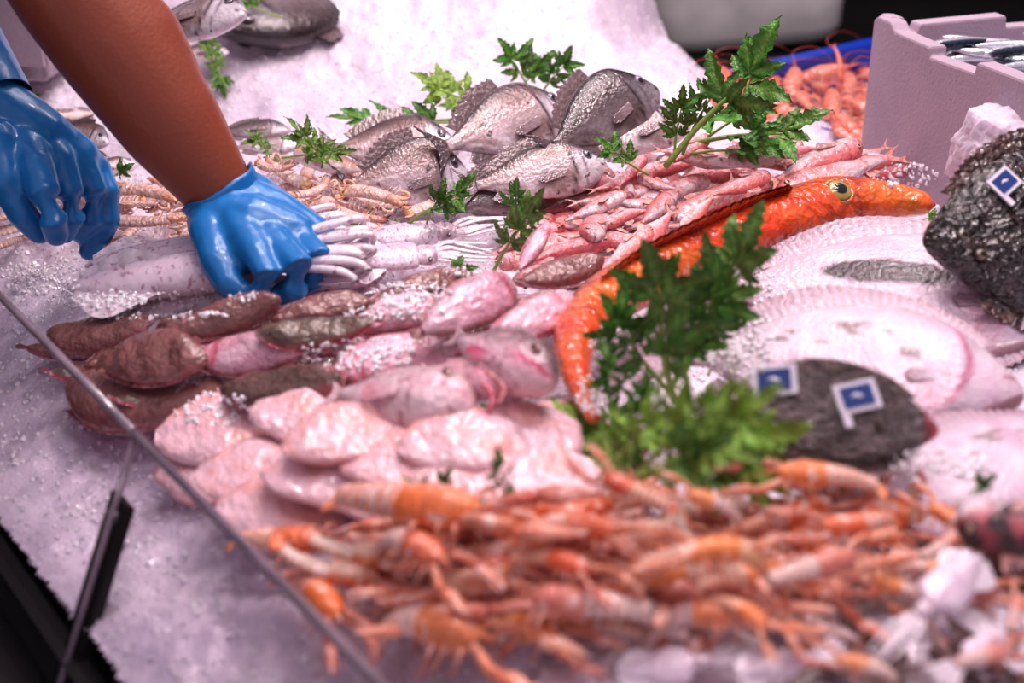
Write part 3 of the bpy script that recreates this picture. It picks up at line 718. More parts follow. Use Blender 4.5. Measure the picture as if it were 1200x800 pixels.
# ---- sea bream
br = [make_bream('sea_bream', .12), make_bream('sea_bream', -.1), make_bream('sea_bream', .0, .55)]
G = None
for k, hx, hy, tx, ty, lf, tl, sy, fl, lab in [
    (0, 538, 168, 380, 176, .07, .3, 1.25, False, 'silver-brown sea bream at the left end of the row behind the mantis shrimps'),
    (1, 550, 196, 400, 216, .065, .7, 1.25, False, 'sea bream with a big pale cheek lying in front of the leftmost bream'),
    (0, 664, 122, 512, 178, .095, .7, 1.0, False, 'sea bream with raised head just below the celery tuft on the ice'),
    (2, 763, 96, 640, 178, .10, .8, 1.05, False, 'dark-headed sea bream rising highest out of the row'),
    (1, 802, 135, 672, 182, .085, .4, .9, False, 'brown-grey sea bream at the right end of the row beside the dark-headed one'),
    (0, 708, 188, 545, 222, .075, .55, .95, False, 'sea bream with silver head pointing right at the celery under the red mullets'),
    (2, 648, 207, 520, 250, .055, .65, .95, False, 'lowest sea bream of the row, greyish head above the green leaves')]:
    o = use(br[k], lab, 'fish', 'sea bream laid in a row on the ice'); lay(o, hx, hy, tx, ty, lf, tl+.3, sy*1.12, 1, fl)
for k, hx, hy, tx, ty, lf, tl in [(2, 100, 146, 30, 156, .07, .5), (0, 128, 166, 62, 150, .08, .8), (2, 130, 196, 60, 182, .06, .6), (1, 50, 140, 120, 132, .07, .6), (0, 160, 190, 95, 204, .06, .7), (2, 60, 124, 10, 140, .06, .6)]:
    o = use(br[k], 'small dull bream heaped between the glove and the bare forearm', 'fish', 'small bream in the heap at the rear left'); lay(o, hx, hy, tx, ty, lf, tl)
for k, hx, hy, tx, ty, lf, lab in [(2, 340, 150, 250, 156, .07, 'dark little bream behind the celery leaf right of the forearm'), (0, 352, 168, 268, 174, .06, 'greyish bream lying beneath the celery leaf right of the forearm')]:
    o = use(br[k], lab, 'fish'); lay(o, hx, hy, tx, ty, lf, .4)
for hx, hy, tx, ty, k, lab in [(290, 12, 150, 40, 0, 'large silvery fish on top of the rear ice heap above the forearm'), (255, 40, 450, -18, 2, 'large dark grey fish lying across the rear ice heap'), (268, 58, 200, 68, 1, 'pale fish at the foot of the large fish behind the forearm')]:
    o = use(br[k], lab, 'fish'); lay(o, hx, hy, tx, ty, .05, .5, 1.05)

# ---- red mullets
mu = [make_mullet('red_mullet', .3), make_mullet('red_mullet', -.35, .15), make_mullet('red_mullet', .0), make_mullet('red_mullet', .7, .1)]
MP = [(590, 250), (640, 225), (735, 190), (800, 172), (900, 165), (1010, 168), (1040, 200), (950, 225), (850, 270), (760, 310), (700, 330), (650, 315), (620, 300)]
MUL = [(762, 222, 668, 240, .075, 0, 'plump red mullet lying level near the middle of the mullet heap'),
       (735, 207, 622, 218, .08, 1, 'long-tailed red mullet reaching left towards the bream'),
       (757, 182, 722, 222, .09, 2, 'red mullet with head pointing up out of the heap'),
       (742, 208, 800, 224, .085, 0, 'red mullet facing left behind the level plump one'),
       (833, 160, 788, 192, .10, 1, 'red mullet with head against the dark celery bunch'),
       (872, 190, 765, 175, .10, 2, 'slim red mullet with forked tail held up over the heap'),
       (704, 262, 765, 242, .08, 3, 'fat red mullet facing left in the mullet heap'),
       (793, 258, 868, 208, .09, 0, 'wide pale-bellied red mullet with its tail raised to the right'),
       (769, 268, 700, 322, .07, 1, 'red mullet sloping down to the orange gurnard, head up'),
       (640, 272, 690, 302, .06, 3, 'pale red mullet at the left edge of the heap beside a green leaf'),
       (616, 302, 690, 305, .05, 0, 'small red mullet with open mouth beside the grey sole'),
       (690, 298, 770, 262, .05, 2, 'red mullet lying along the edge of the orange gurnard'),
       (1010, 170, 900, 215, .10, 2, 'long pale red mullet beside the foam box'),
       (905, 228, 1048, 176, .09, 1, 'red mullet with a forked tail standing up next to the foam box'),
       (1066, 192, 995, 214, .06, 0, 'dark-faced red mullet half buried in ice near the foam box'),
       (912, 188, 800, 182, .10, 0, 'smooth red mullet below the celery bunch'),
       (898, 190, 960, 168, .09, 3, 'pale red mullet right below the tip of the celery bunch'),
       (882, 222, 965, 210, .08, 2, 'red mullet whose head lies above the back of the orange gurnard'),
       (905, 205, 830, 232, .11, 1, 'dark-headed red mullet in the right half of the mullet heap'),
       (800, 268, 838, 228, .10, 2, 'red mullet with tail upright behind the gurnard back')]
for hx, hy, tx, ty, lf, k, lab in MUL:
    o = use(mu[k], lab, 'fish', 'red mullets in the heap'); lay(o, hx, hy, tx, ty, lf-.025, rnd.uniform(.1, .8), rnd.uniform(1.0, 1.25), 1, rnd.random() < .35)
for i, (x, y) in enumerate(scatter(MP, 56, 15)):
    a = rnd.choice([rnd.gauss(-.35, .35), rnd.gauss(PI-.35, .4), rnd.uniform(0, 2*PI)]); L = rnd.uniform(42, 58)*(.82+.36*(y-165)/150); s = .55+.45*abs(math.cos(a))
    o = use(mu[rnd.randrange(4)], 'pink red mullet packed deep among the others in the mullet heap', 'fish', 'red mullets packed in the middle of the heap')
    drop(o, x, y, L, -a, rnd.uniform(.02, .065), rnd.uniform(-.1, .9), rnd.uniform(1.1, 1.45), 1.2, rnd.random() < .4, pitch=rnd.uniform(-.25, .25))

def surf(px, py):
    dg = bpy.context.evaluated_depsgraph_get(); r = ray(px, py).normalized(); o = Vector((0, 0, CAMZ))
    ok, loc, nrm, _, ob, _ = SC.ray_cast(dg, o, r)
    if nrm.dot(r) > 0: nrm = -nrm
    return loc, nrm, ob
# ---- big orange gurnard (curved along the ice)
def make_gurnard():
    S = [(1094, 240, 5), (1084, 239, 14), (1055, 236, 22), (1018, 236, 29), (970, 241, 36), (905, 262, 35), (830, 290, 32), (765, 320, 33), (712, 350, 32), (680, 385, 27), (672, 420, 20), (682, 460, 14), (696, 490, 9)]
    P = []; R = []
    for x, y, r_ in S:
        d = dep(at(x, y, .07)); rr = r_*1.08*d/F; R.append(rr); P.append(at(x, y, .075 if y < 400 else max(.05, .075-(y-400)*.0003)))
    O = P[6].copy(); P = [p-O for p in P]
    V, Fc = tube(P, R, 26, 90, flat=.85)
    m = 90; n = 26; a = np.linspace(0, 2*PI, n, endpoint=False); tt = np.repeat(np.linspace(0, 1, m), n); aa = np.tile(a, m)
    tt = np.append(tt, [0, 1]); aa = np.append(aa, [0, 0])
    up = np.sin(aa)
    c = mixc((232, 78, 34), (246, 128, 52), np.clip(.5+.8*vnoise(V, 26, 3), 0, 1)); c = mixc(c, (244, 150, 70), np.clip((.24-tt)*5, 0, 1)*np.clip(.4+vnoise(V, 60, 8), 0, 1))
    c = mixc(c, (206, 50, 34), np.clip((tt-.4)*2, 0, .55)*np.clip(vnoise(V, 14, 9)+.4, 0, 1)); c = mixc(c, (250, 206, 190), np.clip(-up*1.6-.5, 0, .9))
    c = mixc(c, (160, 52, 26), np.exp(-((tt-.285-.02*np.cos(aa))/.005)**2)*.8)
    V[:, :3] *= 1
    o = MB().add(V, Fc, c).build('gurnard', M_gurnard); o.location = O
    tag(o, 'large glossy orange gurnard curving along the red mullets, eye up, head towards the foam box', 'fish')
    e = eye_mb(0, 0, 0, .0165, (186, 160, 84)).build('eye', M_eye, o)
    bpy.context.view_layer.update()
    loc, nrm, _ = surf(984, 222); e.location = loc-O-nrm*.003; nn = (nrm+Vector((0, -.35, .1))).normalized(); e.rotation_euler = nn.to_track_quat('Z', 'Y').to_euler()
    e2 = eye_mb(0, 0, 0, .0155, (196, 160, 74)).build('eye', M_eye, o); e2.location = loc-O+Vector((0, .062, -.035)); e2.rotation_euler = Vector((0, .8, .5)).to_track_quat('Z', 'Y').to_euler()
    ez = MB().add(*tube([(math.cos(t)*.0165, math.sin(t)*.0155, 0) for t in np.linspace(0, 2*PI, 20)], .0025, 6, caps=False), (222, 120, 50)).build('eye_ring', M_gurnard, e)
    q = lambda x, y, l: tuple(at(x, y, l)-O)
    fin_mb([q(690, 478, .03), q(697, 486, .02), q(703, 492, .02)], [q(668, 520, .03), q(690, 510, .02), q(716, 505, .02)], 13, (226, 96, 60), (236, 140, 110), .001).build('tail_fin', M_gurnard, o)
    fin_mb([q(930, 222, .10), q(880, 242, .10), q(820, 268, .10), q(760, 298, .095), q(715, 330, .09)], [q(925, 216, .12), q(872, 232, .12), q(812, 258, .12), q(750, 290, .115), q(703, 325, .105)], 41, (214, 66, 36), (238, 120, 70), .001, rag=.3).build('dorsal_fin', M_gurnard, o)
    fin_mb([q(900, 285, .05), q(880, 292, .05), q(865, 297, .05)], [q(800, 318, .05), q(795, 335, .04), q(815, 345, .03)], 13, (206, 58, 40), (226, 100, 70), .0012).build('pectoral_fin', M_gurnard, o)
    mo = [tuple(q(x, y, .028)) for x, y in ((1094, 240), (1070, 246), (1045, 250))]
    MB().add(*tube(mo, .0028, 6, 12), (150, 50, 34)).build('mouth', M_gurnard, o)
make_gurnard()

# ---- turbots and dark flatfish
t1 = make_turbot('turbot', 'white', 1, -.25); tag(t1, 'white-bellied turbot with a long grey stripe, behind the speckled turbot', 'fish'); lay(t1, 1262, 362, 850, 330, .05, .42, .84)
t2 = make_turbot('turbot', 'white', 2, -.25); tag(t2, 'white-bellied turbot with small brown specks, lying in front of the striped one', 'fish'); lay(t2, 1198, 450, 810, 410, .07, .42, .86)
t3 = make_turbot('turbot', 'white', 7, -.1); tag(t3, 'pale lilac flatfish flank in front of the speckled turbot, partly covered in ice', 'fish'); lay(t3, 1330, 520, 1010, 585, .05, .25, .7)
t4 = make_turbot('dark_flatfish', 'dark', 3, -.2); tag(t4, 'dark speckled flatfish with red mouth and two tags, in front of the speckled turbot', 'fish'); lay(t4, 1098, 497, 862, 478, .10, .55, .84)
t5 = make_turbot('dark_flatfish', 'dark', 4, -.2); tag(t5, 'blackish brown flatfish leaning up beside the ice block and carrying one tag', 'fish'); lay(t5, 1098, 290, 1440, 262, .10, .85, .84, flip=False)
def fish_tag(px, py, w, up, rot, label, depth=None, lift=.1):
    """small diamond tag: white rim, blue panel, white locking tab"""
    root = MB(); k = w/2; q = k*.74
    V, Fc = box_v(-k, k, -k*.72, k*.72, 0, .002); root.add(V, Fc, (232, 225, 236))
    o = root.build('fish_tag', M_white, None, False); tag(o, label, 'tag', 'blue and white tags on the dark flatfish')
    V, Fc = box_v(-q, q, -k*.5, k*.5, .0018, .003); p = MB().add(V, Fc, (40, 70, 140)).build('blue_panel', M_tagblue, o, False)
    # pale fish emblem on the panel
    V, Fc = loft([(-.5, 0, 0, .02, .02), (-.2, .1, 0, .12, .02), (.1, .0, 0, .17, .02), (.4, -.1, 0, .03, .02)], 12, 8); MB().add(V*np.array([k*.7, k*.6, .02])+np.array([0, 0, .003]), Fc, (150, 175, 215)).build('emblem', M_white, p)
    V, Fc = box_v(-k*1.0, -k*.62, -k*1.35, -k*.66, 0, .002); MB().add(V, Fc, (232, 225, 236)).build('locking_tab', M_white, o, False)
    o.matrix_world = Matrix.Translation(pd(px, py, depth)) @ Vector(up).to_track_quat('Z', 'Y').to_matrix().to_4x4() @ Matrix.Rotation(rot, 4, 'Z')
    return o

# ---- soles
so = [make_sole('sole', 1), make_sole('sole', 2, kb=-.3), make_sole('sole_half', 3, (120, 90, 84), (240, 180, 196), (206, 96, 110), .2, cut=True), make_sole('sole', 4, (120, 96, 84), (244, 190, 204), (200, 84, 100), .7)]
GS = 'small soles heaped in the middle of the ice'
for k, x1, y1, x2, y2, lf, tl, dn, sy, lab in [
    (0, 60, 400, 178, 384, .05, .35, False, .9, 'reddish brown sole at the far end of the heap, against the guard glass'),
    (1, 240, 418, 118, 420, .075, .7, False, .95, 'brown sole with a pink edge folded up, next to the glass'),
    (0, 85, 465, 265, 468, .03, .3, False, 1.0, 'dark brown sole lying lowest beside the glass'),
    (0, 330, 350, 208, 392, .085, .9, False, .7, 'lilac-grey sole under the gloved fist, with a red tip'),
    (1, 232, 420, 362, 412, .06, .6, True, .8, 'pink belly-up sole in the left half of the heap'),
    (2, 262, 462, 404, 450, .05, .5, False, .72, 'thick brown and pink sole piece at the front of the heap'),
    (3, 300, 400, 442, 384, .075, .4, False, .7, 'olive brown sole in the centre of the heap'),
    (1, 440, 352, 318, 372, .075, .5, False, .7, 'thin sole with a red edge in front of the squid arms'),
    (3, 415, 378, 545, 352, .075, .6, True, .7, 'pink sole dusted with ice behind the centre'),
    (0, 385, 435, 552, 408, .055, .7, True, .8, 'white-bellied sole covered with ice, in front of the centre'),
    (1, 560, 322, 432, 356, .07, .6, False, .6, 'narrow rose-brown sole beside the small celery tuft'),
    (0, 608, 328, 498, 384, .09, .75, True, .85, 'pale pink belly-up sole with clean oval outline'),
    (2, 672, 348, 580, 402, .075, .7, True, .75, 'ribbed rosy sole piece touching the orange gurnard'),
    (3, 594, 375, 492, 416, .06, .5, True, .65, 'slim pink sole with a brown edge under the oval one'),
    (0, 704, 308, 612, 335, .08, .4, False, .75, 'small grey-brown sole beside the red mullets'),
    (3, 350, 405, 452, 405, .055, .5, True, .6, 'pink sole half hidden beneath the olive brown one'),
    (1, 642, 262, 608, 318, .09, 1.1, True, .5, 'thin pink sole standing on edge beside the pale celery leaf'),
    (1, 180, 385, 300, 380, .04, .3, False, .7, 'brown sole showing between the glass and the fist')]:
    o = use(so[k], lab, 'fish', GS); lay(o, x1, y1, x2, y2, lf, tl, sy*1.1, 1.15, False, dn)
for i, (x, y) in enumerate(scatter([(90, 395), (300, 375), (450, 345), (600, 340), (650, 360), (560, 420), (420, 440), (200, 470), (110, 450)], 16, 42)):
    L = rnd.uniform(50, 66); a = rnd.gauss(-.15, .25)
    o = use(so[rnd.choice([0, 1, 3])], 'sole lying under the others at the bottom of the heap', 'fish', 'soles at the bottom of the heap')
    drop(o, x, y, L, -a, rnd.uniform(.01, .035), rnd.uniform(0, .4), .8, 1, False, rnd.random() < .5)
o = make_mullet('sandy_fish', .3, 0, (226, 178, 160), (150, 108, 90), M_sole); tag(o, 'brownish fish with small black eye behind the mantis shrimps', 'fish'); lay(o, 345, 178, 440, 205, .06, .5, 1.2, 1, True)
o = make_mullet('scaly_fish', .2, 0, (214, 130, 116), (160, 88, 76), M_dark); tag(o, 'reddish scaly fish tail buried in ice below the squids', 'fish'); lay(o, 305, 352, 190, 385, .035, .5, .7, 1)
ice_on(150, 352, 90, 12, 200, .02)

# ---- pale big-headed fish in front of the soles
def make_headfish(name, base, back, mouth, mat=None):
    mat = mat or M_fillet
    st = [(-.5, 0, 0, .04, .03), (-.3, 0, 0, .13, .10), (-.05, 0, 0, .2, .16), (.18, 0, 0, .225, .19), (.34, .0, 0, .19, .17), (.44, -.01, 0, .13, .12), (.5, -.02, 0, .05, .05)]
    V, Fc = loft(st, 40, 24); x, y, z = V.T; w = np.interp(x, [-.5, -.05, .18, .44, .5], [.04, .2, .225, .13, .05]); u = y/w
    c = mixc(base, back, np.clip((u+.05)*1.2+.25*vnoise(V, 14, 3), 0, 1)); c = mixc(c, mouth, np.exp(-((u+.1)/.14)**2)*(x > .12)*np.clip((x-.12)*8, 0, 1)*.9)
    c = mixc(c, (150, 96, 104), np.exp(-((x-.1-.05*np.cos(u*1.7))/.012)**2)*.8)
    V[:, 2] += .01*vnoise(V, 13, 5)
    root = MB().add(V, Fc, c).build(name, mat)
    for s in (1, -1):
        e = eye_mb(.30, .095, .155*s, .04, (176, 110, 104), s).build('eye', M_eye, root)
        MB().add(*tube([(.30+math.cos(t)*.044, .095+math.sin(t)*.04, .157*s) for t in np.linspace(0, 2*PI, 18)], .009, 6, caps=False), back).build('eyelid', mat, e)
    fin_mb([(.05, -.06, .19), (.05, -.09, .19), (.05, -.12, .185)], [(-.18, -.06, .2), (-.2, -.12, .19), (-.14, -.18, .17)], 11, base, mouth, .003).build('pectoral_fin', mat, root)
    fin_mb([(-.3, .12, 0), (-.05, .19, 0), (.1, .21, 0)], [(-.36, .2, 0), (-.1, .28, 0), (.06, .28, 0)], 15, back, base, .003, rag=.2).build('dorsal_fin', mat, root)
    fin_mb([(-.48, .03, 0), (-.49, 0, 0), (-.48, -.03, 0)], [(-.62, .1, 0), (-.58, 0, 0), (-.62, -.1, 0)], 9, back, base, .003).build('tail_fin', mat, root)
    return root
M_pale = wet('pale_fish_skin', rough=.25, nscale=9, namt=.2, spot=(200, 150, 160), spot_scale=9, spot_th=.62, bscale=16, bump=.25, coat=.7, vary=0)
o = make_headfish('whitefish', (238, 206, 214), (196, 160, 162), (228, 150, 168), M_pale); tag(o, 'plump whitish fish without visible tail lying in front of the soles', 'fish'); lay(o, 556, 474, 400, 462, .065, .35, 1.15, 1)
o = make_headfish('rockfish', (240, 200, 212), (122, 92, 96), (224, 60, 110), M_pale); tag(o, 'grey-headed fish with bright pink mouth beside the gurnard tail', 'fish'); lay(o, 650, 446, 540, 398, .085, .75, 1.1, 1)
o = make_headfish('open_mouthed_fish', (240, 190, 204), (206, 150, 156), (224, 70, 110), M_pale); tag(o, 'pinkish fish with gaping mouth between the whitish and the grey-headed fish', 'fish'); lay(o, 596, 452, 500, 434, .075, .55, .95, 1)
for P, c in (([(.30, -.12, .13), (.44, -.2, .12), (.5, -.34, .08), (.42, -.46, .03)], (232, 120, 140)), ([(.3, .0, .16), (.46, -.05, .13), (.56, -.14, .1), (.56, -.3, .08)], (236, 150, 160))):
    MB().add(*tube(P, [.03, .035, .03, .015], 9, 18), c).build('jaw', M_pale, o)

# ---- fillets / skinned pieces
def make_fillet(name, seed, kb=.0):
    V, Fc = loft([(-.5, 0, 0, .06, .03), (-.35, 0, 0, .2, .10), (-.1, .02, 0, .30, .16), (.15, .0, 0, .31, .17), (.36, -.02, 0, .22, .12), (.5, -.03, 0, .05, .03)], 34, 24, 2.3)
    V[:, 2] += .05*vnoise(V, 5, seed)*(V[:, 2] > -.05); V[:, 1] *= 1+.12*vnoise(V*[1, 0, 0], 8, seed); V[:, 1] += .05*vnoise(V*[1, 0, 0], 4, seed+2)
    V[:, 2] -= .035*np.exp(-((V[:, 1]-.03*np.sin(V[:, 0]*7))/.03)**2)*(V[:, 2] > 0)
    c = mixc((238, 198, 208), (240, 172, 164), np.clip(vnoise(V, 6, seed+4)+.1, 0, .8)); return MB().add(bend(V, kb, 1), Fc, c).build(name, M_fillet)
fl = [make_fillet('fish_fillet', 1), make_fillet('fish_fillet', 2, .8), make_fillet('fish_fillet', 3, -.6)]
for i, (x, y, L, a, lf) in enumerate([(262, 510, 120, -.1, .03), (345, 490, 90, .2, .05), (402, 512, 110, -.2, .07), (300, 560, 110, .1, .04), (390, 556, 130, -.1, .05), (470, 540, 110, .15, .05), (545, 520, 120, -.2, .05), (610, 512, 110, -.35, .045),
                                     (540, 562, 110, .1, .04), (330, 600, 120, .1, .04), (640, 560, 100, .0, .04), (660, 500, 90, -.5, .035), (460, 580, 110, .0, .03), (230, 555, 90, .4, .02), (610, 590, 110, .1, .03), (430, 490, 90, 0, .03)]):
    o = use(fl[i % 3], 'glossy pale pink piece of skinned fish between the soles and the langoustines', 'fish fillet', 'pale skinned fish pieces'); L *= .66
    drop(o, x, y, L, -a, lf-.005, .3, rnd.uniform(.95, 1.3), rnd.uniform(.5, .75))

# ---- langoustines
la = [make_lang('langoustine', 1, .4, .3), make_lang('langoustine', 2, 2.0, -.2, (250, 150, 100), (252, 200, 188), (255, 238, 236)), make_lang('langoustine', 3, .8, -.5, (248, 120, 70), (252, 160, 124), (255, 226, 214)),
      make_lang('langoustine', 4, 3.4, .2, (252, 132, 70), (252, 164, 100), (255, 236, 226)), make_lang('langoustine', 5, .2, .0, (238, 150, 130), (240, 186, 176), (250, 228, 224))]
ML = [(572, 608, 375, 572, .10, 0, .1, 'smooth orange langoustine lying level along the rear edge of the heap'),
      (530, 662, 425, 606, .10, 1, .3, 'pink ribbed langoustine whose long claw hangs to the front'),
      (735, 622, 600, 606, .09, 2, .2, 'orange langoustine below the three small celery leaves'),
      (700, 668, 590, 640, .09, 2, .1, 'deep orange langoustine in the middle of the heap'),
      (385, 640, 262, 628, .06, 0, .2, 'bright orange langoustine at the glass end of the heap'),
      (410, 725, 325, 655, .06, 2, .2, 'orange langoustine curving down along the guard glass'),
      (585, 750, 408, 706, .07, 1, .2, 'large striped langoustine at the front edge of the heap'),
      (610, 700, 780, 715, .08, 4, .2, 'pale pink langoustine with long claws pointing to the glass'),
      (800, 640, 935, 650, .10, 3, .3, 'langoustine with tightly curled orange tail'),
      (898, 552, 1042, 562, .09, 0, .1, 'orange and white banded langoustine nearest the dark tagged flatfish'),
      (960, 625, 1062, 600, .09, 2, .3, 'red-pink langoustine in front of the banded one'),
      (1010, 650, 890, 680, .09, 4, .2, 'ivory striped langoustine at the right end of the heap'),
      (905, 735, 830, 690, .08, 2, .2, 'orange langoustine on the front right slope of the heap'),
      (800, 578, 880, 600, .12, 1, .3, 'dark-clawed langoustine lying over the front of the celery'),
      (660, 755, 560, 700, .06, 3, .2, 'brownish orange langoustine folded at the front edge'),
      (700, 560, 790, 592, .13, 2, .4, 'dark red langoustine with claws raised over the celery leaves'),
      (860, 640, 740, 660, .10, 0, .1, 'long orange langoustine beneath the curled one')]
for hx, hy, tx, ty, lf, k, tl, lab in ML:
    o = use(la[k], lab, 'langoustine', 'langoustines in the heap'); lay(o, hx, hy, tx, ty, lf, tl, 1.25, 1.25)
LP = [(320, 605), (400, 585), (560, 600), (640, 590), (800, 590), (900, 575), (1030, 575), (1070, 610), (1020, 660), (930, 700), (800, 725), (640, 740), (500, 725), (420, 700), (350, 655)]
for i, (x, y) in enumerate(scatter(LP, 44, 36)):
    L = rnd.uniform(62, 88)*(.85+.35*(y-560)/200); a = rnd.choice([rnd.gauss(.15, .45), rnd.gauss(PI+.15, .45), rnd.uniform(0, 2*PI)])
    o = use(la[rnd.randrange(5)], 'orange-pink langoustine tangled among the others in the heap', 'langoustine', 'langoustines packed in the heap'); s = rnd.uniform(1.1, 1.35)
    if x < 460: a = rnd.gauss(.25, .35)
    drop(o, x, y, L, -a, rnd.uniform(.015, .065), rnd.uniform(-.2, .6), s, s, rnd.random() < .5, rnd.random() < .18, rnd.uniform(-.2, .2))

# ---- mantis shrimps at the left
ma = [make_mantis('mantis_shrimp', 1, .5), make_mantis('mantis_shrimp', 2, -.6), make_mantis('mantis_shrimp', 3, 1.2)]
GM = 'mantis shrimps behind the squids'
for hx, hy, tx, ty, lf, k, tl, lab in [(225, 258, 130, 262, .07, 0, .3, 'ribbed mantis shrimp whose orange tail end faces the gloved fist'), (347, 200, 296, 196, .09, 2, .7, 'round-backed mantis shrimp right beside the wrist'),
                                       (20, 268, 60, 240, .06, 0, .6, 'mantis shrimp with dark tail spots under the motionless glove'), (480, 238, 405, 218, .08, 1, .5, 'mantis shrimp against the big-cheeked bream'),
                                       (455, 262, 385, 248, .06, 0, .4, 'mantis shrimp just behind the looped squid arms'), (215, 232, 140, 218, .06, 1, .6, 'greyish mantis shrimp beneath the forearm'),
                                       (395, 210, 350, 235, .08, 2, .5, 'mantis shrimp in the middle between wrist and bream')]:
    o = use(ma[k], lab, 'mantis shrimp', GM); lay(o, hx, hy, tx, ty, lf, tl, 1.2, 1.2)
for poly, n in (([(-10, 205), (60, 210), (60, 290), (0, 290)], 7), ([(110, 205), (200, 205), (250, 262), (240, 285), (110, 290)], 14), ([(300, 185), (360, 190), (440, 205), (520, 215), (500, 250), (420, 262), (360, 250), (310, 225)], 20)):
    for x, y in scatter(poly, n, 17):
        L = rnd.uniform(32, 44); a = rnd.uniform(0, 2*PI)
        o = use(ma[rnd.randrange(3)], 'peach mantis shrimp tangled among the others behind the squids', 'mantis shrimp', 'mantis shrimps packed behind the squids')
        drop(o, x, y, L, a, rnd.uniform(.02, .06), rnd.uniform(-.3, .9), 1.2, 1.2, rnd.random() < .5, rnd.random() < .3, rnd.uniform(-.3, .3))

# ---- squids
for i, (tx, ty, hx, hy, lf, cu, lab, sy) in enumerate([
    (100, 312, 356, 276, .075, 1, 'white squid nearest the mantis shrimps, its body running behind the fist', 1.0),
    (80, 338, 376, 302, .085, 1, 'white squid in the middle of three, body half covered in ice', 1.15),
    (110, 375, 388, 326, .05, 1, 'white squid nearest the soles, arms bunched beside the fist', 1.0),
    (398, 305, 535, 296, .075, 0, 'small squid with a round eye, arms pointing to the celery', 1.9),
    (420, 280, 556, 268, .05, 0, 'small squid behind the one with the round eye', 1.7)]):
    o = make_squid('squid', 20+i, cu); tag(o, lab, 'squid', 'squids'); lay(o, hx, hy, tx, ty, lf, .35, sy, 1.0)
ice_on(50, 325, 50, 20, 300, .03); ice_on(110, 352, 60, 8, 160, .028); ice_on(190, 370, 80, 5, 120, .03)
ice_on(265, 345, 40, 9, 60, .03); ice_on(480, 340, 50, 12, 160, .06); ice_on(460, 365, 60, 10, 160, .08); ice_on(420, 415, 70, 20, 260, .07); ice_on(550, 315, 40, 10, 80, .05)
ice_on(250, 480, 50, 20, 160, .04); ice_on(860, 400, 50, 45, 420, .06); ice_on(870, 330, 40, 30, 240, .07); ice_on(720, 400, 30, 20, 200, .03); ice_on(700, 460, 25, 30, 160, .03)
ice_on(1060, 205, 40, 15, 180, .04); ice_on(1100, 545, 60, 20, 200, .07)

# ---- front right: small mixed catch
cb = [make_squid('cuttlefish', 41, 0, mw=.13), make_squid('cuttlefish', 42, 1, mw=.12)]
for k, tx, ty, hx, hy, lf, lab in [(0, 720, 790, 860, 770, .05, 'pale cuttlefish at the front edge below the langoustines'), (1, 860, 790, 970, 768, .06, 'pale cuttlefish beside the first one at the front edge'), (0, 1150, 650, 1060, 740, .08, 'long white cuttlefish sloping down in the front right corner'),
                                   (1, 1180, 740, 1110, 790, .07, 'small cuttlefish at the very front right corner'), (0, 620, 812, 740, 800, .04, 'cuttlefish cut off by the front edge of the view')]:
    o = use(cb[k], lab, 'cuttlefish', 'cuttlefish at the front'); lay(o, hx, hy, tx, ty, lf, .4, 1.3)
mx = [make_mullet('small_fish', .3, 0, (196, 160, 160), (120, 92, 90), M_dark), make_mullet('small_fish', -.4, 0, (226, 190, 188), (150, 110, 104), M_bream)]
for i, (x, y) in enumerate(scatter([(980, 700), (1090, 640), (1150, 700), (1210, 720), (1210, 810), (960, 810)], 20, 32)):
    L = rnd.uniform(45, 65); a = rnd.uniform(0, 2*PI); o = use(mx[i % 2], 'little brown-grey fish in the mixed catch at the front corner', 'fish', 'small fish of the mixed catch')
    drop(o, x, y, L, a, rnd.uniform(.02, .06), rnd.uniform(0, .8), 1.2, 1.2)
for i, (x, y, a) in enumerate([(1105, 640, .6), (1120, 610, 2.2), (1150, 770, .3), (1060, 690, 2.6), (1190, 720, 1.1), (1085, 665, -.5), (1130, 700, .2), (1020, 780, 2.9)]):
    L = 44; o = use(la[(4, 1)[i % 2]], 'small pinkish shrimp lying in the mixed catch', 'langoustine', 'shellfish in the mixed catch'); drop(o, x, y, L, a, .075, .4, 1.2, 1.2)
o = make_mullet('crimson_fish', .3, 0, (176, 70, 84), (120, 22, 44), wet('crimson_skin', rough=.15, nscale=8, namt=.5, spot=(46, 14, 24), spot_scale=7, spot_th=.5, coat=1, vary=0)); tag(o, 'dark crimson fish with glistening eye at the edge, beside the mixed catch', 'fish'); lay(o, 1120, 606, 1290, 640, .10, .7, 1.9, 1.5)
o = make_mullet('crimson_fish', .1, 0, (150, 60, 60), (60, 20, 30), M_dark); tag(o, 'dark brown-red fish beneath the crimson one', 'fish'); lay(o, 1135, 660, 1290, 690, .07, .7, 1.6, 1.3)
o = make_bream('grey_fish', .1, .4); tag(o, 'dark grey fish back at the front edge between cuttlefish and mixed catch', 'fish'); lay(o, 1030, 785, 900, 810, .04, .4, .8)

# ---- celery
A0, A1 = (96, 150, 52), (62, 120, 38); B0, B1 = (128, 162, 76), (86, 130, 52); C0, C1 = (166, 200, 84), (124, 172, 62)
ce = [make_sprig('celery_sprig', 1, 5, A0, A1), make_sprig('celery_sprig', 2, 4, A0, A1, 1.1), make_sprig('celery_sprig', 3, 5, B0, B1), make_sprig('celery_sprig', 4, 2, (98, 148, 54), (64, 118, 38), 1.3), make_sprig('celery_sprig', 5, 5, C0, C1, 1.15)]
for _m in (M_leaf,): _m.node_tree.nodes['Principled BSDF'].inputs['Subsurface Weight'].default_value = 0
def sprig(k, bx, by, tx, ty, l0, l1, lab, grp=None, tilt=.5, s=1.0):
    o = use(ce[k], lab, 'celery', grp); b0 = at(bx, by, l0); pose(o, pd(tx, ty, dep(b0)-(l1-l0)*.5-.005), b0, sy=s, sz=s, tilt=tilt)
GB = 'celery sprigs in the big bunch at the front'
LB = 'celery sprig in the big bunch between the gurnard and the dark flatfish'
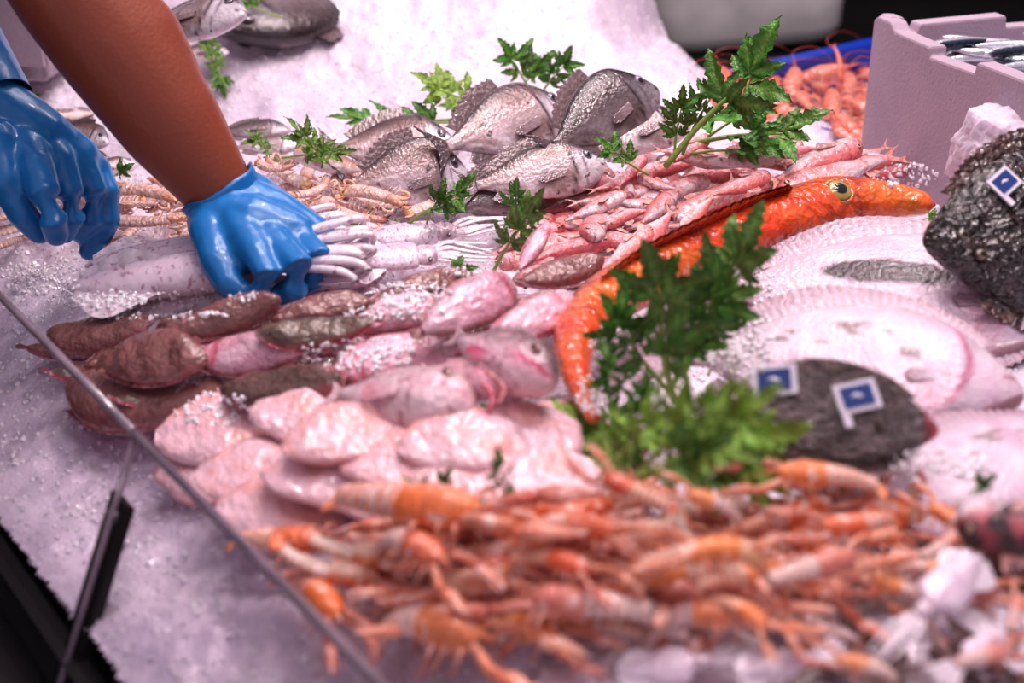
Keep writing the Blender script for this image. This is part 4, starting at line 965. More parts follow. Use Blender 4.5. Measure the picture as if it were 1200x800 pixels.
for k, bx, by, tx, ty, l0, l1 in [(1, 790, 470, 758, 292, .03, .16), (0, 785, 460, 700, 352, .05, .10), (1, 790, 450, 850, 316, .05, .13), (2, 800, 440, 895, 268, .05, .12), (0, 770, 500, 688, 418, .03, .08), (4, 780, 520, 640, 520, .02, .05),
                                  (3, 770, 480, 790, 388, .07, .12), (4, 740, 560, 860, 470, .06, .14), (4, 750, 560, 925, 510, .04, .12), (3, 760, 580, 870, 545, .05, .10), (4, 780, 480, 700, 560, .05, .10), (0, 800, 520, 735, 450, .08, .13),
                                  (4, 720, 540, 800, 470, .08, .15), (3, 720, 570, 830, 520, .09, .14), (1, 700, 560, 760, 510, .04, .10), (0, 830, 440, 850, 380, .03, .06), (4, 770, 560, 905, 480, .10, .15), (0, 740, 470, 690, 500, .02, .05), (2, 790, 420, 780, 330, .1, .15)]:
    sprig(k, bx, by, tx, ty, l0, l1, LB, GB, rnd.uniform(.2, .9))
for k, bx, by, tx, ty, l0, l1, lab, s in [
    (1, 632, 118, 588, 58, .05, .06, 'dark green celery tuft standing on the ice behind the bream, left half', 1.2), (0, 628, 120, 672, 66, .05, .06, 'celery leaves standing on the ice behind the bream, right half', 1.2), (3, 600, 118, 640, 72, .05, .06, 'celery leaf in the middle of the tuft behind the bream', 1.1),
    (4, 575, 130, 495, 100, .07, .07, 'yellow-green celery sprig on the ice at the left of the tuft', 1.0), (3, 560, 140, 470, 150, .08, .08, 'celery leaf tucked in between the first two bream', .9), (0, 530, 140, 400, 148, .07, .07, 'thin celery sprig along the back of the leftmost bream', .7), (4, 560, 120, 520, 128, .06, .07, 'bright celery leaf low beside the raised bream', 1.0)]:
    sprig(k, bx, by, tx, ty, l0, l1, lab, 'celery behind the bream', .6, s)
for k, bx, by, tx, ty, l0, l1, lab in [
    (1, 780, 195, 912, 62, .08, .16, 'tallest celery sprig in front of the red prawns, pointing up'), (0, 800, 180, 846, 92, .08, .12, 'celery sprig pointing up beside the tallest one'), (1, 800, 170, 950, 158, .08, .11, 'celery sprig reaching right over the red mullets'),
    (0, 790, 190, 800, 108, .08, .10, 'celery sprig rising at the end of the bream row'), (3, 810, 180, 890, 178, .08, .11, 'low celery leaf lying on the pale mullets'), (1, 760, 205, 700, 172, .07, .09, 'dark celery sprig wedged between bream and mullets'), (0, 830, 160, 905, 120, .09, .13, 'feathery celery sprig in the bunch by the red prawns')]:
    sprig(k, bx, by, tx, ty, l0, l1, lab, 'celery bunch by the red prawns')
for k, bx, by, tx, ty, l0, l1, lab, s in [
    (1, 478, 262, 556, 222, .06, .09, 'broad celery sprig between bream and squid', 1.0), (3, 500, 262, 520, 226, .06, .10, 'celery leaf behind the small squids', 1.3), (2, 578, 318, 636, 234, .06, .12, 'pale celery sprig standing left of the mullet heap', .9), (1, 590, 270, 612, 216, .06, .09, 'dark celery leaf below the lowest bream', 1.1),
    (2, 400, 262, 468, 270, .05, .06, 'flat pale celery leaf beside the looped squid arms', .8), (3, 490, 322, 546, 316, .06, .07, 'small celery tuft between squid and soles', .9), (2, 400, 205, 338, 148, .06, .11, 'upright celery leaf beside the wrist', 1.0), (2, 330, 185, 408, 182, .08, .10, 'celery leaf lying over the brownish fish', .8), (2, 330, 190, 288, 158, .06, .09, 'celery leaf right behind the forearm', 1.0),
    (3, 118, 218, 150, 198, .05, .06, 'celery leaf between the glove and the forearm', 1.2), (2, 268, 108, 236, 34, .06, .08, 'celery sprig on the ice behind the forearm', .7), (3, 250, 60, 262, 105, .05, .05, 'celery leaf at the foot of the sprig behind the forearm', 1.0), (3, 330, 20, 278, 4, .1, .1, 'celery leaf next to the large dark fish at the rear', 1.0),
    (3, 550, 478, 612, 476, .03, .05, 'celery leaf in front of the gaping fish', 1.0), (0, 570, 498, 552, 462, .03, .05, 'dark celery sprig under the whitish fish', .9), (3, 520, 590, 480, 566, .06, .09, 'small celery tip at the rear edge of the langoustines', .8), (3, 505, 592, 526, 556, .06, .09, 'pointed celery leaf at the rear edge of the langoustines', .8),
    (0, 610, 590, 570, 536, .05, .10, 'celery tip standing up between fish pieces and langoustines', .9), (3, 565, 585, 606, 580, .08, .09, 'single celery leaf on the langoustines', .8), (3, 1120, 590, 1160, 562, .08, .11, 'celery leaf above the crimson fish', .9), (3, 1060, 262, 1100, 254, .06, .08, 'celery leaf under the gurnard snout', .8), (3, 36, 122, 46, 112, .05, .06, 'tiny celery leaf on the ice at the rear left', 1.2), (3, 706, 195, 650, 205, .07, .09, 'celery leaf under the long-tailed mullet', .9)]:
    sprig(k, bx, by, tx, ty, l0, l1, lab, None, .5, s)

# ---- ice block right
def ice_block():
    V0, F0 = ico(); me = bpy.data.meshes.new('ice_block'); import bmesh
    bm = bmesh.new(); bmesh.ops.create_icosphere(bm, subdivisions=5, radius=1)
    for v in bm.verts:
        c = np.array([v.co]); q = v.co; s = max(abs(q.x), abs(q.y), abs(q.z))**.55; k = 1/s*(1+.07*float(vnoise(c, 4, 3)[0])+.02*float(vnoise(c, 22, 5)[0])+.012*float(vnoise(c, 60, 6)[0])); v.co = q*k
    bm.to_mesh(me); bm.free(); me.materials.append(M_ice); me.polygons.foreach_set('use_smooth', [False]*len(me.polygons))
    o = bpy.data.objects.new('ice_block', me); COL.objects.link(o); o.location = pd(1182, 182, 1.60); o.scale = (.058, .05, .052); o.rotation_euler = (.2, .1, .5)
    tag(o, 'rounded block of packed ice against the foam box', 'ice block')
ice_block()

# ---- polystyrene fish box with anchovies
def wall_poly(mb, P0, P1, th, prof, z0, inward):
    """upright wall from P0 to P1; prof = [(t, height)...]; thickness th to the inward side"""
    d = P1-P0; n = len(prof); V = []
    for off in (0, th):
        for t, h in prof:
            p = P0+d*t+inward*off; V.append((p.x, p.y, z0)); V.append((p.x, p.y, z0+h))
    Fc = []; m = 2*n
    for i in range(n-1):
        a = 2*i; Fc += [(a, a+2, a+3, a+1), (m+a, m+a+1, m+a+3, m+a+2), (a+1, a+3, m+a+3, m+a+1), (a, m+a, m+a+2, a+2)]
    Fc += [(0, 1, m+1, m), (m-2, 2*m-2, 2*m-1, m-1)]
    mb.add(V, Fc, (230, 220, 228))
def foam_box(C, da, db, la_, lb, z0, h, name, label):
    da = Vector((*da, 0)).normalized(); db = Vector((*db, 0)).normalized(); th = .024
    A = Vector((C[0], C[1], 0)); B = A+da*la_; Cc = A+db*lb; D = B+db*lb
    pa = [(0, h), (.02, h*1.03), (.09, h*1.03), (.12, h*.985), (.16, h*.985), (.3, h*.985), (.305, h*.93), (.52, h*.95), (.525, h*1.01), (1, h*1.03)]
    pb = [(0, h), (.03, h*1.04), (.08, h*1.03), (.12, h*.94), (.14, h*.92), (.15, h*.985), (.5, h*1.0), (.505, h*.93), (.7, h*.93), (.705, h*.99), (1, h)]
    o = empty(name); o.location = (A.x, A.y, z0)
    def part(nm, fn):
        mb = MB(); fn(mb); mb.xform(lambda v: v-np.array([A.x, A.y, z0])); ob = mb.build(nm, M_foam, o, False); bv = ob.modifiers.new('bevel', 'BEVEL'); bv.width = .003; bv.segments = 2; bv.limit_method = 'ANGLE'; return ob
    part('side_wall', lambda m: wall_poly(m, A, B, th, pa, z0, db)); part('side_wall', lambda m: wall_poly(m, Cc, D, th, pa, z0, -db))
    part('end_wall', lambda m: wall_poly(m, A+db*.001+da*.0, Cc, th, pb, z0, da)); part('end_wall', lambda m: wall_poly(m, B, D, th, pb, z0, -da))
    def fl_(m): V = [tuple(p)[:2]+(z,) for p in (A, B, D, Cc) for z in (z0+.001, z0+.025)]; m.add(V, [(0, 2, 4, 6), (1, 7, 5, 3), (0, 1, 3, 2), (2, 3, 5, 4), (4, 5, 7, 6), (6, 7, 1, 0)], (230, 220, 228))
    part('bottom', fl_)
    return tag(o, label, 'box')
BC = (.468, 1.845); DA = (.27, -.963); DB = (.963, .27)
foam_box(BC, DA, DB, .46, .36, .0, .215, 'foam_box', 'white polystyrene box holding anchovies, standing on the ice beside the gurnard')
an = []
for s in (1, 2):
    st = [(-.42, 0, 0, .012, .01), (-.25, 0, 0, .038, .03), (0, 0, 0, .06, .045), (.25, 0, 0, .062, .045), (.4, -.005, 0, .045, .035), (.5, -.01, 0, .01, .01)]
    V, Fc = loft(st, 26, 12); u = V[:, 1]/.06; c = mixc((226, 226, 236), (52, 66, 84), np.clip((u-.1)*4, 0, 1)); c = mixc(c, (246, 244, 250), np.exp(-((u-.0)/.2)**2)*.7); kb = .5*(-1)**s
    o = MB().add(bend(V, kb, 1), Fc, c).build('anchovy', M_anch); an.append(o)
    for q in (1, -1): eye_mb(.41, .01, .03*q, .018, (200, 200, 205), q).xform(lambda v: bend(v, kb, 1)).build('eye', M_eye, o)
    fin_mb([(-.41, .01, 0), (-.42, 0, 0), (-.41, -.01, 0)], [(-.52, .06, 0), (-.45, 0, 0), (-.52, -.06, 0)], 9, (110, 115, 130), (150, 150, 165), .001).xform(lambda v: bend(v, kb, 1)).build('tail_fin', M_anch, o)
fl0 = Vector((BC[0], BC[1], 0)); dA = Vector((*DA, 0)).normalized(); dB = Vector((*DB, 0)).normalized()
for i in range(54):
    a = rnd.uniform(.07, .40); b_ = rnd.uniform(.08, .29); p = fl0+dA*a+dB*b_; z = .160+.035*(i/54)+rnd.uniform(0, .012); ang = rnd.gauss(.15, .35)+(PI if rnd.random() < .5 else 0)
    d = Vector((math.cos(ang), math.sin(ang), rnd.uniform(-.05, .05)))*.068; q = Vector((p.x, p.y, z))
    o = use(an[i % 2], 'thin silver anchovy lying in the polystyrene box', 'fish', 'anchovies in the polystyrene box'); pose(o, q+d, q-d, tilt=rnd.uniform(0, .6), sy=1.1, sz=1.1)
mb = MB(); c4 = [fl0+dA*.026+dB*.026, fl0+dA*.434+dB*.026, fl0+dA*.434+dB*.334, fl0+dA*.026+dB*.334]
N_ = 24; V = []
for i in range(N_):
    for j in range(N_):
        p = fl0+dA*(.026+.408*i/(N_-1))+dB*(.026+.308*j/(N_-1)); V.append((p.x, p.y, .152+.01*math.sin(i*1.9)*math.cos(j*2.3)))
mb.add(V, grid_faces(N_, N_, False), (220, 210, 225)); o = mb.build('box_ice', M_ice); tag(o, 'crushed ice under the anchovies in the polystyrene box', 'ice', kind='stuff')

# ---- blue crate with red prawns
def crate():
    P0 = Vector((.335, 2.26, 0)); d1 = Vector((.77, .60, 0)).normalized(); d2 = Vector((.60, -.77, 0)).normalized(); l1, l2, zb, zt = .52, .40, -.12, .035
    o = empty('plastic_crate'); o.location = (P0.x, P0.y, zb); tag(o, 'blue plastic crate holding red prawns behind the foam box', 'crate')
    def w(nm, a, b_, inn, top=zt):
        mb = MB(); wall_poly(mb, a, b_, .014, [(0, top-zb), (1, top-zb)], zb, inn); V = None
        mb2 = MB(); wall_poly(mb2, a-inn*.012, b_-inn*.012, .032, [(0, .016), (1, .016)], top-.012, inn)
        for m_ in (mb, mb2): m_.xform(lambda v: v-np.array([P0.x, P0.y, zb]))
        p = mb.build(nm, M_blue, o, False); mb2.build('rim', M_blue, p, False)
    w('long_wall', P0, P0+d1*l1, d2); w('long_wall', P0+d2*l2, P0+d2*l2+d1*l1, -d2, -.03); w('end_wall', P0, P0+d2*l2, d1, -.0); w('end_wall', P0+d1*l1, P0+d1*l1+d2*l2, -d1)
    V = []
    for p in (P0, P0+d1*l1, P0+d1*l1+d2*l2, P0+d2*l2): V += [(p.x-P0.x, p.y-P0.y, 0), (p.x-P0.x, p.y-P0.y, .012)]
    MB().add(V, [(0, 2, 4, 6), (1, 7, 5, 3), (0, 1, 3, 2), (2, 3, 5, 4), (4, 5, 7, 6), (6, 7, 1, 0)], (20, 60, 160)).build('bottom', M_blue, o, False)
    N_ = 30; V = []
    for i in range(N_):
        for j in range(N_):
            p = P0+d1*(.015+(l1-.03)*i/(N_-1))+d2*(.015+(l2-.03)*j/(N_-1)); V.append((p.x, p.y, -.035+.008*math.sin(i*1.7)*math.cos(j*2.1)))
    tag(MB().add(V, grid_faces(N_, N_, False), (220, 210, 225)).build('crate_ice', M_ice), 'crushed ice under the red prawns in the blue crate', 'ice', kind='stuff')
crate()
pr = [make_prawn('red_prawn', 1, 1.6), make_prawn('red_prawn', 2, 3.0), make_prawn('red_prawn', 3, .8, c1=(240, 118, 92), c2=(250, 190, 170))]
for i, (x, y) in enumerate([(985, 80), (990, 105), (960, 95), (975, 125), (1000, 130), (940, 110), (1010, 100), (925, 100), (955, 135), (1005, 152), (985, 148), (905, 95), (880, 95), (860, 100), (890, 112), (870, 118), (920, 125), (845, 96), (930, 145), (1015, 120), (1020, 80), (950, 80), (1012, 145), (900, 140), (850, 115)]):
    L = rnd.uniform(44, 56); a = (rnd.uniform(1.0, 2.2) if i % 3 else rnd.uniform(0, 6.3)); z = .0+.055*(rnd.random())*(1 if y > 70 else .4)+.0
    o = use(pr[i % 3], 'coral red prawn heaped in the blue crate', 'prawn', 'red prawns in the blue crate')
    z = -.02+.05*rnd.random(); drop(o, x, y, L, a, 0, rnd.uniform(.2, 1.1), 1.3, 1.5, pitch=rnd.uniform(-.2, .5), p=atz(x, y+8, z))
o = use(pr[2], 'coral prawn curling up above the rim of the blue crate', 'prawn'); pq = atz(985, 100, .02); pose(o, pq, pd(984, 52, dep(pq)), tilt=.9, sy=1.1, sz=1.3)
for k in (0, 1):
    o = copy_tree(pr[2]); tag(o, ('long-feelered prawn at the corner of the blue crate', 'prawn lying over the low corner of the blue crate')[k], 'prawn'); 
    if 'group' in o: del o['group']
    drop(o, 858+35*k, 100+8*k, 30, 2.7, 0, .4, 1.2, 1.2, p=atz(858+35*k, 102+8*k, .01))

# ---- background left box, rear appliance
fbc = atz(54, 88, .07)
foam_box((fbc.x, fbc.y), (-.99, .05), (.05, .99), .36, .3, .06, .13, 'foam_box', 'white polystyrene box behind the forearm at the rear left')
def tub():
    o = empty('grey_tub'); O = pd(862, -12, 3.3); o.location = O; tag(o, 'big pale grey plastic tub with rounded corners behind the counter', 'tub')
    n = 44; V = []; lv = [(-.105, .82), (-.095, .90), (-.07, .95), (.0, .97), (.2, 1.0), (.26, 1.0), (.262, 1.04), (.285, 1.04), (.285, .97), (.0, .93), (-.08, .88)]
    for z, s in lv:
        for j in range(n):
            a = 2*PI*j/n; ca, sa = math.cos(a), math.sin(a); V.append((.235*s*math.copysign(abs(ca)**.35, ca), .16*s*math.copysign(abs(sa)**.35, sa), z))
    Fc = grid_faces(len(lv), n)+[tuple(range(n-1, -1, -1)), tuple(range((len(lv)-1)*n, len(lv)*n))]
    b = MB().add(V, Fc, (200, 196, 196)).build('body', M_graytub, o); b.rotation_euler = (0, -.06, .12)
    for s in (1, -1): h = MB().add(*tube([(.24*s, -.05, .2), (.28*s, -.03, .19), (.28*s, .03, .19), (.24*s, .05, .2)], .01, 8, 12), (150, 148, 148)).build('handle', M_graytub, o)
    s = empty('side_table'); s.location = (O.x, O.y, -.9); tag(s, 'dark steel side table carrying the grey tub', 'table')
    zt = O.z-.115+.9
    V, Fc = box_v(-.6, .8, -.25, .4, zt-.03, zt); MB().add(V, Fc, (90, 88, 90)).build('table_top', M_black, s, False)
    for x in (-.55, .75):
        for y in (-.2, .35): V, Fc = box_v(x-.02, x+.02, y-.02, y+.02, 0, zt-.03); MB().add(V, Fc, (80, 80, 80)).build('leg', M_black, s, False)
    V, Fc = box_v(-.6, .8, -.26, -.24, zt-.13, zt-.09); MB().add(V, Fc, (80, 80, 80)).build('rail', M_steel, s, False)
tub()
def struct(name, x0, x1, y0, y1, z0, z1, mat):
    V, Fc = box_v(x0, x1, y0, y1, z0, z1); o = MB().add(V, Fc, (90, 90, 90)).build(name, mat, None, False); o['kind'] = 'structure'; return o
struct('floor', -4, 4, -1, 6, -.95, -.9, M_floor); struct('wall_back', -4, 4, 5.9, 6, -.9, 2.6, M_wall); struct('wall_left', -4.1, -4, -1, 6, -.9, 2.6, M_wall); struct('wall_right', 4, 4.1, -1, 6, -.9, 2.6, M_wall)

# ---- counter, guard glass
def counter():
    o = empty('display_counter'); o.location = (0, 1.5, -.9); tag(o, 'dark steel display counter carrying the ice bed behind low guard glass', 'counter')
    a0 = GC0-gdir*.75; a1 = GC0+gdir*1.1
    front0 = Vector((a0.x, a0.y, 0))-gn*.043; front1 = Vector((a1.x, a1.y, 0))-gn*.043; front0 = front0+gdir*((-.79-front0.x)/gdir.x)
    cs = [front0, front1, Vector((1.35, .3, 0)), Vector((1.35, 1.2, 0)), Vector((.5, 2.2, 0)), Vector((.3, 3.05, 0)), Vector((-1.36, 3.05, 0)), Vector((-1.36, 2.15, 0)), Vector((-.79, 2.15, 0))]
    def slab(nm, z0, z1, mat, pts):
        V = [(p.x, p.y-1.5, z+.9) for z in (z0, z1) for p in pts]; n = len(pts)
        Fc = [tuple(range(n-1, -1, -1)), tuple(range(n, 2*n))]+[(i, (i+1) % n, n+(i+1) % n, n+i) for i in range(n)]
        return MB().add(V, Fc, (60, 60, 60)).build(nm, mat, o, False)
    slab('cabinet_body', -.9, -.20, M_counter, cs); slab('tray', -.20, -.125, M_steel, cs)
    for off, z0, z1, mat, nm in ((.012, -.125, -.075, M_black, 'front_rail'), (.05, -.20, -.15, M_steel, 'bumper_strip')):
        q0 = front0-gn*off; q1 = front1-gn*off; slab(nm, z0, z1, mat, [q0, q1, q1+gn*(off+.006), q0+gn*(off+.006)])
counter()
gtop = Vector((0, 0, .06)); 
def ray_edge(px, py): return atz(px, py, .06)
S = atz(157, 508, .06); Bq = atz(68, 800, -.09)
dwn = Bq-S                          # leaning plane of the guard glass
e0 = S-gdir*1.0; 
def pane(a, b_, label):
    A = S+gdir*a; B = S+gdir*b_; nrm = gdir.cross(dwn).normalized()*.003
    V = [A, B, B+dwn*1.12, A+dwn*1.12]; V = [tuple(v-A+s) for s in (nrm, -nrm) for v in V]
    o = MB().add(V, [(0, 1, 2, 3), (7, 6, 5, 4), (0, 4, 5, 1), (1, 5, 6, 2), (2, 6, 7, 3), (3, 7, 4, 0)], (200, 200, 200)).build('guard_glass', M_glass, None, False); o.location = A
    tag(o, label, 'glass')
    MB().add(*tube([(0, 0, .001), tuple(B-A+Vector((0, 0, .001)))], .0042, 8), (170, 160, 170)).build('polished_edge', M_edge, o)
    if a >= 0: MB().add(*tube([(0, 0, 0), tuple(dwn)], .0032, 8), (170, 160, 170)).build('side_edge', M_edge, o)
pane(.004, 1.0, 'long clear guard pane in front of the langoustines and fish pieces'); pane(-.62, -.004, 'clear guard pane at the end of the counter where the gloves reach in')
def bracket():
    o = empty('glass_clamp'); b0 = S+dwn*.26; b1 = S+dwn*1.12; o.location = b1; tag(o, 'black metal clamp post holding the two guard panes at their joint', 'post')
    d = (b1-b0); n_ = gdir.cross(d).normalized(); 
    def bar(w, t0, t1, off, mat, nm):
        V = []
        for e in (b0, b1):
            for s in (-1, 1):
                for t in (t0, t1): V.append(tuple(e+gdir*w*s+n_*t+gdir*off-b1))
        MB().add(V, [(0, 1, 3, 2), (4, 6, 7, 5), (0, 4, 5, 1), (2, 3, 7, 6), (0, 2, 6, 4), (1, 5, 7, 3)], (30, 30, 30)).build(nm, mat, o, False)
    bar(.016, .004, .012, 0, M_black, 'clamp_plate')
    V, Fc = tube([(0, 0, 0), tuple(n_*.012)], .008, 12); MB().add(V+np.array(tuple(b0+d*.1-b1)), Fc, (120, 120, 120)).build('screw', M_steel, o)
bracket()

# ---- tags on fish
bpy.context.view_layer.update()
for px, py, w_, rot, lab in ((1176, 214, .032, .5, 'blue and white tag on the blackish flatfish by the ice block'), (908, 446, .033, .3, 'blue and white tag near the tail of the dark speckled flatfish'), (1004, 465, .032, .2, 'blue and white tag near the head of the dark speckled flatfish')):
    loc, nrm, _ = surf(px, py); nrm = (nrm+Vector((0, -.3, .2))).normalized(); fish_tag(px, py, w_, nrm, rot, lab, dep(loc)-.008)
for (px, py, rx, ry, n_, s0, s1) in ICE_SPOTS:
    for _ in range(n_):
        a = rnd.uniform(0, 2*PI); q = rnd.random()**.6; loc, nrm, ob = surf(px+rx*q*math.cos(a), py+ry*q*math.sin(a))
        if ob is not None and 'leaf' not in ob.name and 'celery' not in ob.name: TOPICE.append((*loc, rnd.uniform(s0, s1)))

# ================================================================== PERSON
def person():
    q = Vector
    W1 = pd(266, 236, 1.49); E1 = pd(52, -62, 1.42); W2 = pd(-12, 118, 1.53); E2 = pd(-190, -120, 1.62)
    SL = q((-.80, 2.02, .86)); SR = q((-1.02, 1.55, .86)); CH = (SL+SR)/2
    body = MB()
    def cap(P, R): V, Fc = capsule(P, R); body.add(V, Fc, (176, 96, 68))
    m1 = W1.lerp(E1, .30); m2 = W1.lerp(E1, .62); m3 = W1.lerp(E1, .85)
    cap([W1+(W1-E1).normalized()*.03, W1, W1.lerp(E1, .12), m1, m2, m3, E1], [.033, .0365, .043, .054, .0625, .064, .060])
    cap([W1.lerp(E1, .45)+q((.012, .01, .0)), m2+q((.016, .01, .0)), m3+q((.01, .01, .0))], [.047, .054, .050])
    cap([E1, E1.lerp(SL, .5), SL], [.064, .072, .085]); cap([W2, W2.lerp(E2, .5), E2], [.036, .055, .058]); cap([E2, E2.lerp(SR, .5), SR], [.06, .07, .085])
    tor = CH+q((-.10, 0, -.30)); cap([CH+q((-.03, 0, -.05)), tor, CH+q((-.12, 0, -.85))], [.17, .19, .18]); cap([SL+q((-.03, -.03, -.02)), CH, SR], [.11, .14, .11]); cap([tor+q((0, .1, 0)), tor+q((0, .1, -.5))], [.15, .15]); cap([tor+q((0, -.1, 0)), tor+q((0, -.1, -.5))], [.15, .15])
    for s in (-.11, .11): cap([CH+q((-.12, s, -.85)), CH+q((-.12, s, -1.3)), q((CH.x-.12, CH.y+s, -.86))], [.12, .09, .065]); cap([q((CH.x-.12, CH.y+s, -.85)), q((CH.x+.08, CH.y+s, -.87))], [.055, .045])
    cap([CH+q((-.01, 0, .05)), CH+q((.02, 0, .2))], [.075, .07])
    HD = CH+q((.06, 0, .34)); cap([HD+q((0, 0, -.06)), HD+q((-.01, 0, .05))], [.095, .12]); cap([HD+q((.05, 0, -.10)), HD+q((.06, 0, -.02))], [.06, .07]); cap([HD+q((.12, 0, .0)), HD+q((.15, 0, -.04))], [.018, .022])
    for s in (-1, 1): cap([HD+q((0, .115*s, .03)), HD+q((0, .12*s, -.03))], [.022, .016])
    o = body.build('person', M_skin); 
    r = o.modifiers.new('skin', 'REMESH'); r.mode = 'VOXEL'; r.voxel_size = .007; r.use_smooth_shade = True
    s = o.modifiers.new('soft', 'SMOOTH'); s.factor = .5; s.iterations = 10
    tag(o, 'fishmonger in blue gloves reaching over the seafood from the left, bare tanned forearm', 'person')
    def rem(ob, vs=.004, it=4):
        r = ob.modifiers.new('r', 'REMESH'); r.mode = 'VOXEL'; r.voxel_size = vs; r.use_smooth_shade = True
        s = ob.modifiers.new('s', 'SMOOTH'); s.factor = .5; s.iterations = it
    for s_ in (-1, 1): MB().add(*capsule([HD+q((.108, .042*s_, .045)), HD+q((.109, .043*s_, .045))], [.014, .014]), (240, 235, 230)).build('eye', M_eye, o)
    MB().add(*tube([HD+q((.125, -.035, -.085)), HD+q((.138, 0, -.09)), HD+q((.125, .035, -.085))], [.004, .009, .004], 8, 12), (170, 70, 66)).build('mouth', M_skin, o)
    hair = MB(); hair.add(*capsule([HD+q((-.03, 0, .03)), HD+q((-.02, 0, .085))], [.125, .122]), (40, 28, 24)); rem(hair.build('hair', M_black, o), .008)
    sh = MB(); 
    for P, R in (([SL+q((-.01, .0, 0)), SL.lerp(E1, .55)], [.10, .085]), ([SR, SR.lerp(E2, .55)], [.10, .085]), ([SL+q((-.03, -.03, -.02)), CH, SR], [.125, .155, .125]), ([CH+q((-.03, 0, -.05)), tor, CH+q((-.12, 0, -.8))], [.185, .205, .2]), ([tor+q((0, .1, 0)), tor+q((0, .1, -.5))], [.165, .165]), ([tor+q((0, -.1, 0)), tor+q((0, -.1, -.5))], [.165, .165])): sh.add(*capsule(P, R), (220, 220, 225))
    rem(sh.build('t_shirt', M_cloth, o), .009)
    ap = MB()
    for s_ in (-.11, 0, .11): ap.add(*capsule([tor+q((.03, s_, .12)), tor+q((.03, s_, -.6)), tor+q((.0, s_, -.95))], [.18, .19, .18]), (40, 48, 66))
    rem(ap.build('apron', M_apron, o), .01)
    gc = (30, 128, 196); 
    # fist
    g = MB()
    DD = .17
    def gcap(P, R, mb): V, Fc = capsule([pd(p[0], p[1], p[2]-DD) for p in P], [r_*(1-DD/1.62) for r_ in R], 12); mb.add(V, Fc, gc)
    wr = (266, 236, 1.66); mc = [(300, 296, 1.575), (330, 293, 1.585), (357, 286, 1.61), (374, 274, 1.65)]
    for i, m_ in enumerate(mc):
        gcap([wr, (wr[0]*.5+m_[0]*.5-4+i*3, wr[1]*.5+m_[1]*.5, 1.625+.01*i), m_], [.041, .033, .0195], g)
    gcap([(240, 240, 1.655), (262, 285, 1.62), (285, 300, 1.59)], [.026, .026, .022], g); gcap([(296, 220, 1.67), (335, 248, 1.66), (366, 268, 1.65)], [.020, .020, .018], g)
    gcap([(255, 262, 1.64), (300, 262, 1.62), (345, 275, 1.62)], [.036, .034, .026], g)
    gcap([(290, 245, 1.65), (325, 262, 1.64), (350, 276, 1.63)], [.030, .028, .022], g)
    gcap([mc[0], (314, 322, 1.55), (306, 342, 1.565), (292, 350, 1.59)], [.0175, .0155, .0145, .013], g)
    gcap([mc[1], (352, 312, 1.555), (348, 336, 1.57), (322, 347, 1.60)], [.018, .017, .0155, .013], g)
    gcap([mc[2], (374, 300, 1.585), (370, 324, 1.60), (345, 340, 1.63)], [.018, .016, .015, .013], g)
    gcap([mc[3], (381, 290, 1.635), (373, 312, 1.645), (355, 328, 1.66)], [.016, .0135, .013, .011], g)
    gcap([(246, 268, 1.62), (256, 308, 1.585), (270, 334, 1.575), (288, 347, 1.575)], [.025, .021, .017, .014], g)
    go = g.build('glove', M_glove, o); rem(go, .0032, 5)
    ax = (pd(266, 240, 1.49)-W1.lerp(E1, .3)).normalized()
    cu = MB(); c0 = W1.lerp(E1, .00); R_ = []
    P = [c0-ax*(-.035), c0+ax*.005, c0-ax*.012, c0-ax*.017]; V, Fc = tube(P, [.0385, .041, .0435, .0445], 40, caps=False)
    V = V.reshape(4, 40, 3)
    for j in range(40): V[2:, j] += np.array(ax)*(.003*math.sin(j*PI/10)+.0015*math.sin(j*PI/4))
    # the cuff is slit-free and turns over inwards
    Vi = V[::-1].copy()*1.0; cen = np.array(c0); 
    for rr in range(4):
        d = Vi[rr]-cen; al = d@np.array(ax); pr_ = d-np.outer(al, np.array(ax)); Vi[rr] = cen+np.outer(al, np.array(ax))+pr_*.965
    cu.add(np.vstack([V.reshape(-1, 3), Vi.reshape(-1, 3)]), grid_faces(8, 40), gc); cu.build('cuff', M_glove, go)
    DD = 0
    # open hand at the left
    g = MB(); wr = (-8, 128, 1.53); mc = [(42, 190, 1.495), (70, 186, 1.525), (94, 190, 1.555), (112, 200, 1.585)]
    for i, m_ in enumerate(mc): gcap([wr, (wr[0]*.5+m_[0]*.5, wr[1]*.5+m_[1]*.5-2, 1.535), m_], [.040, .033, .019], g)
    gcap([(20, 150, 1.54), (60, 165, 1.55), (95, 180, 1.56)], [.034, .030, .02], g)
    gcap([mc[0], (52, 228, 1.475), (62, 256, 1.48), (66, 274, 1.50)], [.0195, .0180, .0160, .014], g)
    gcap([mc[1], (82, 228, 1.52), (86, 252, 1.53), (76, 272, 1.55)], [.018, .0165, .015, .013], g)
    gcap([mc[2], (110, 226, 1.555), (108, 254, 1.57), (94, 272, 1.59)], [.018, .016, .015, .013], g)
    gcap([mc[3], (126, 228, 1.58), (128, 256, 1.585), (117, 280, 1.595), (104, 294, 1.60)], [.0175, .0155, .0145, .013, .0115], g)
    gcap([(-5, 170, 1.50), (8, 215, 1.49), (26, 250, 1.505), (46, 272, 1.52)], [.028, .02, .0165, .0135], g)
    go = g.build('glove', M_glove, o); rem(go, .0032, 5)
    ax = (pd(0, 135, 1.53)-E2).normalized(); c0 = W2
    P = [c0+ax*.012, c0-ax*.03, c0-ax*.08, c0-ax*.10]; V, Fc = tube(P, [.044, .050, .058, .059], 40, caps=False); V = V.reshape(4, 40, 3)
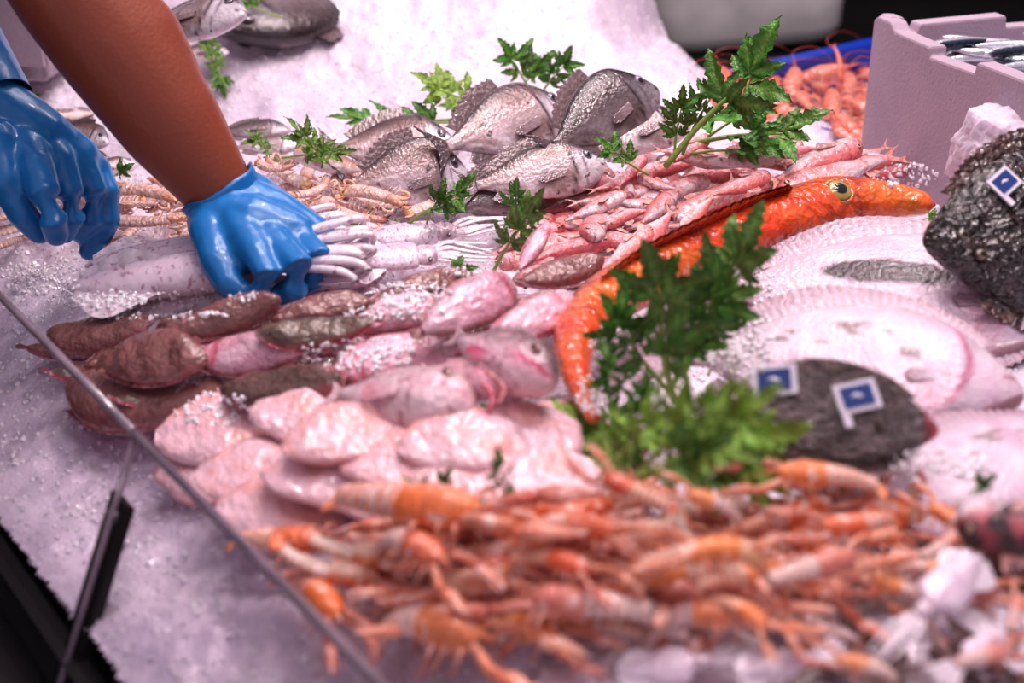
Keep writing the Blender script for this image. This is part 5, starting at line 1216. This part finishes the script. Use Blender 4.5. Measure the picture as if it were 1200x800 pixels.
    Vi = V[::-1].copy(); cen = np.array(c0)
    for rr in range(4): d = Vi[rr]-cen; al = d@np.array(ax); Vi[rr] = cen+np.outer(al, np.array(ax))+(d-np.outer(al, np.array(ax)))*.965
    MB().add(np.vstack([V.reshape(-1, 3), Vi.reshape(-1, 3)]), grid_faces(8, 40), gc).build('cuff', M_glove, go)
person()
T = np.array(TOPICE)
sc_ = chips(T[:, :3], T[:, 3], 'scattered_ice', 'crushed ice scattered over the fish and squids'); sc_.data.materials[0] = M_ice2

# ================================================================== LIGHT
def area(name, loc, tgt, sx, sy, power, col):
    l = bpy.data.lights.new(name, 'AREA'); l.shape = 'RECTANGLE'; l.size = sx; l.size_y = sy; l.energy = power; l.color = col
    o = bpy.data.objects.new(name, l); COL.objects.link(o); o.location = loc; o.rotation_euler = (Vector(tgt)-Vector(loc)).to_track_quat('-Z', 'Y').to_euler()
area('ceiling_light', (.35, 1.9, 2.3), (.1, 1.5, 0), 1.6, .12, 17, (1.0, .86, .90))
area('ceiling_light', (.6, 2.8, 2.1), (.1, 1.7, 0), 1.6, .12, 9, (1.0, .86, .92))
area('ceiling_light', (.2, .7, 2.4), (.1, 1.3, 0), 1.4, .3, 15, (1.0, .88, .92))
for i, (x, y) in enumerate([(-.2, 1.7), (.5, 1.5), (.15, 2.3), (.9, 2.2)]):
    area('spot_lamp', (x, y, 2.0), (x*.6, y-.1, 0), .09, .09, 7, (1.0, .86, .84))
w = bpy.data.worlds.new('world'); SC.world = w; w.use_nodes = True
w.node_tree.nodes['Background'].inputs[0].default_value = (.80, .68, .80, 1); w.node_tree.nodes['Background'].inputs[1].default_value = .56
SC.view_settings.view_transform = 'Standard'; SC.view_settings.look = 'None'; SC.view_settings.exposure = .12; SC.view_settings.gamma = .88
SC.cycles.use_denoising = True; SC.cycles.max_bounces = 6; SC.cycles.diffuse_bounces = 4; SC.cycles.glossy_bounces = 2; SC.cycles.transmission_bounces = 4; SC.cycles.transparent_max_bounces = 8
SC.cycles.sample_clamp_indirect = 4
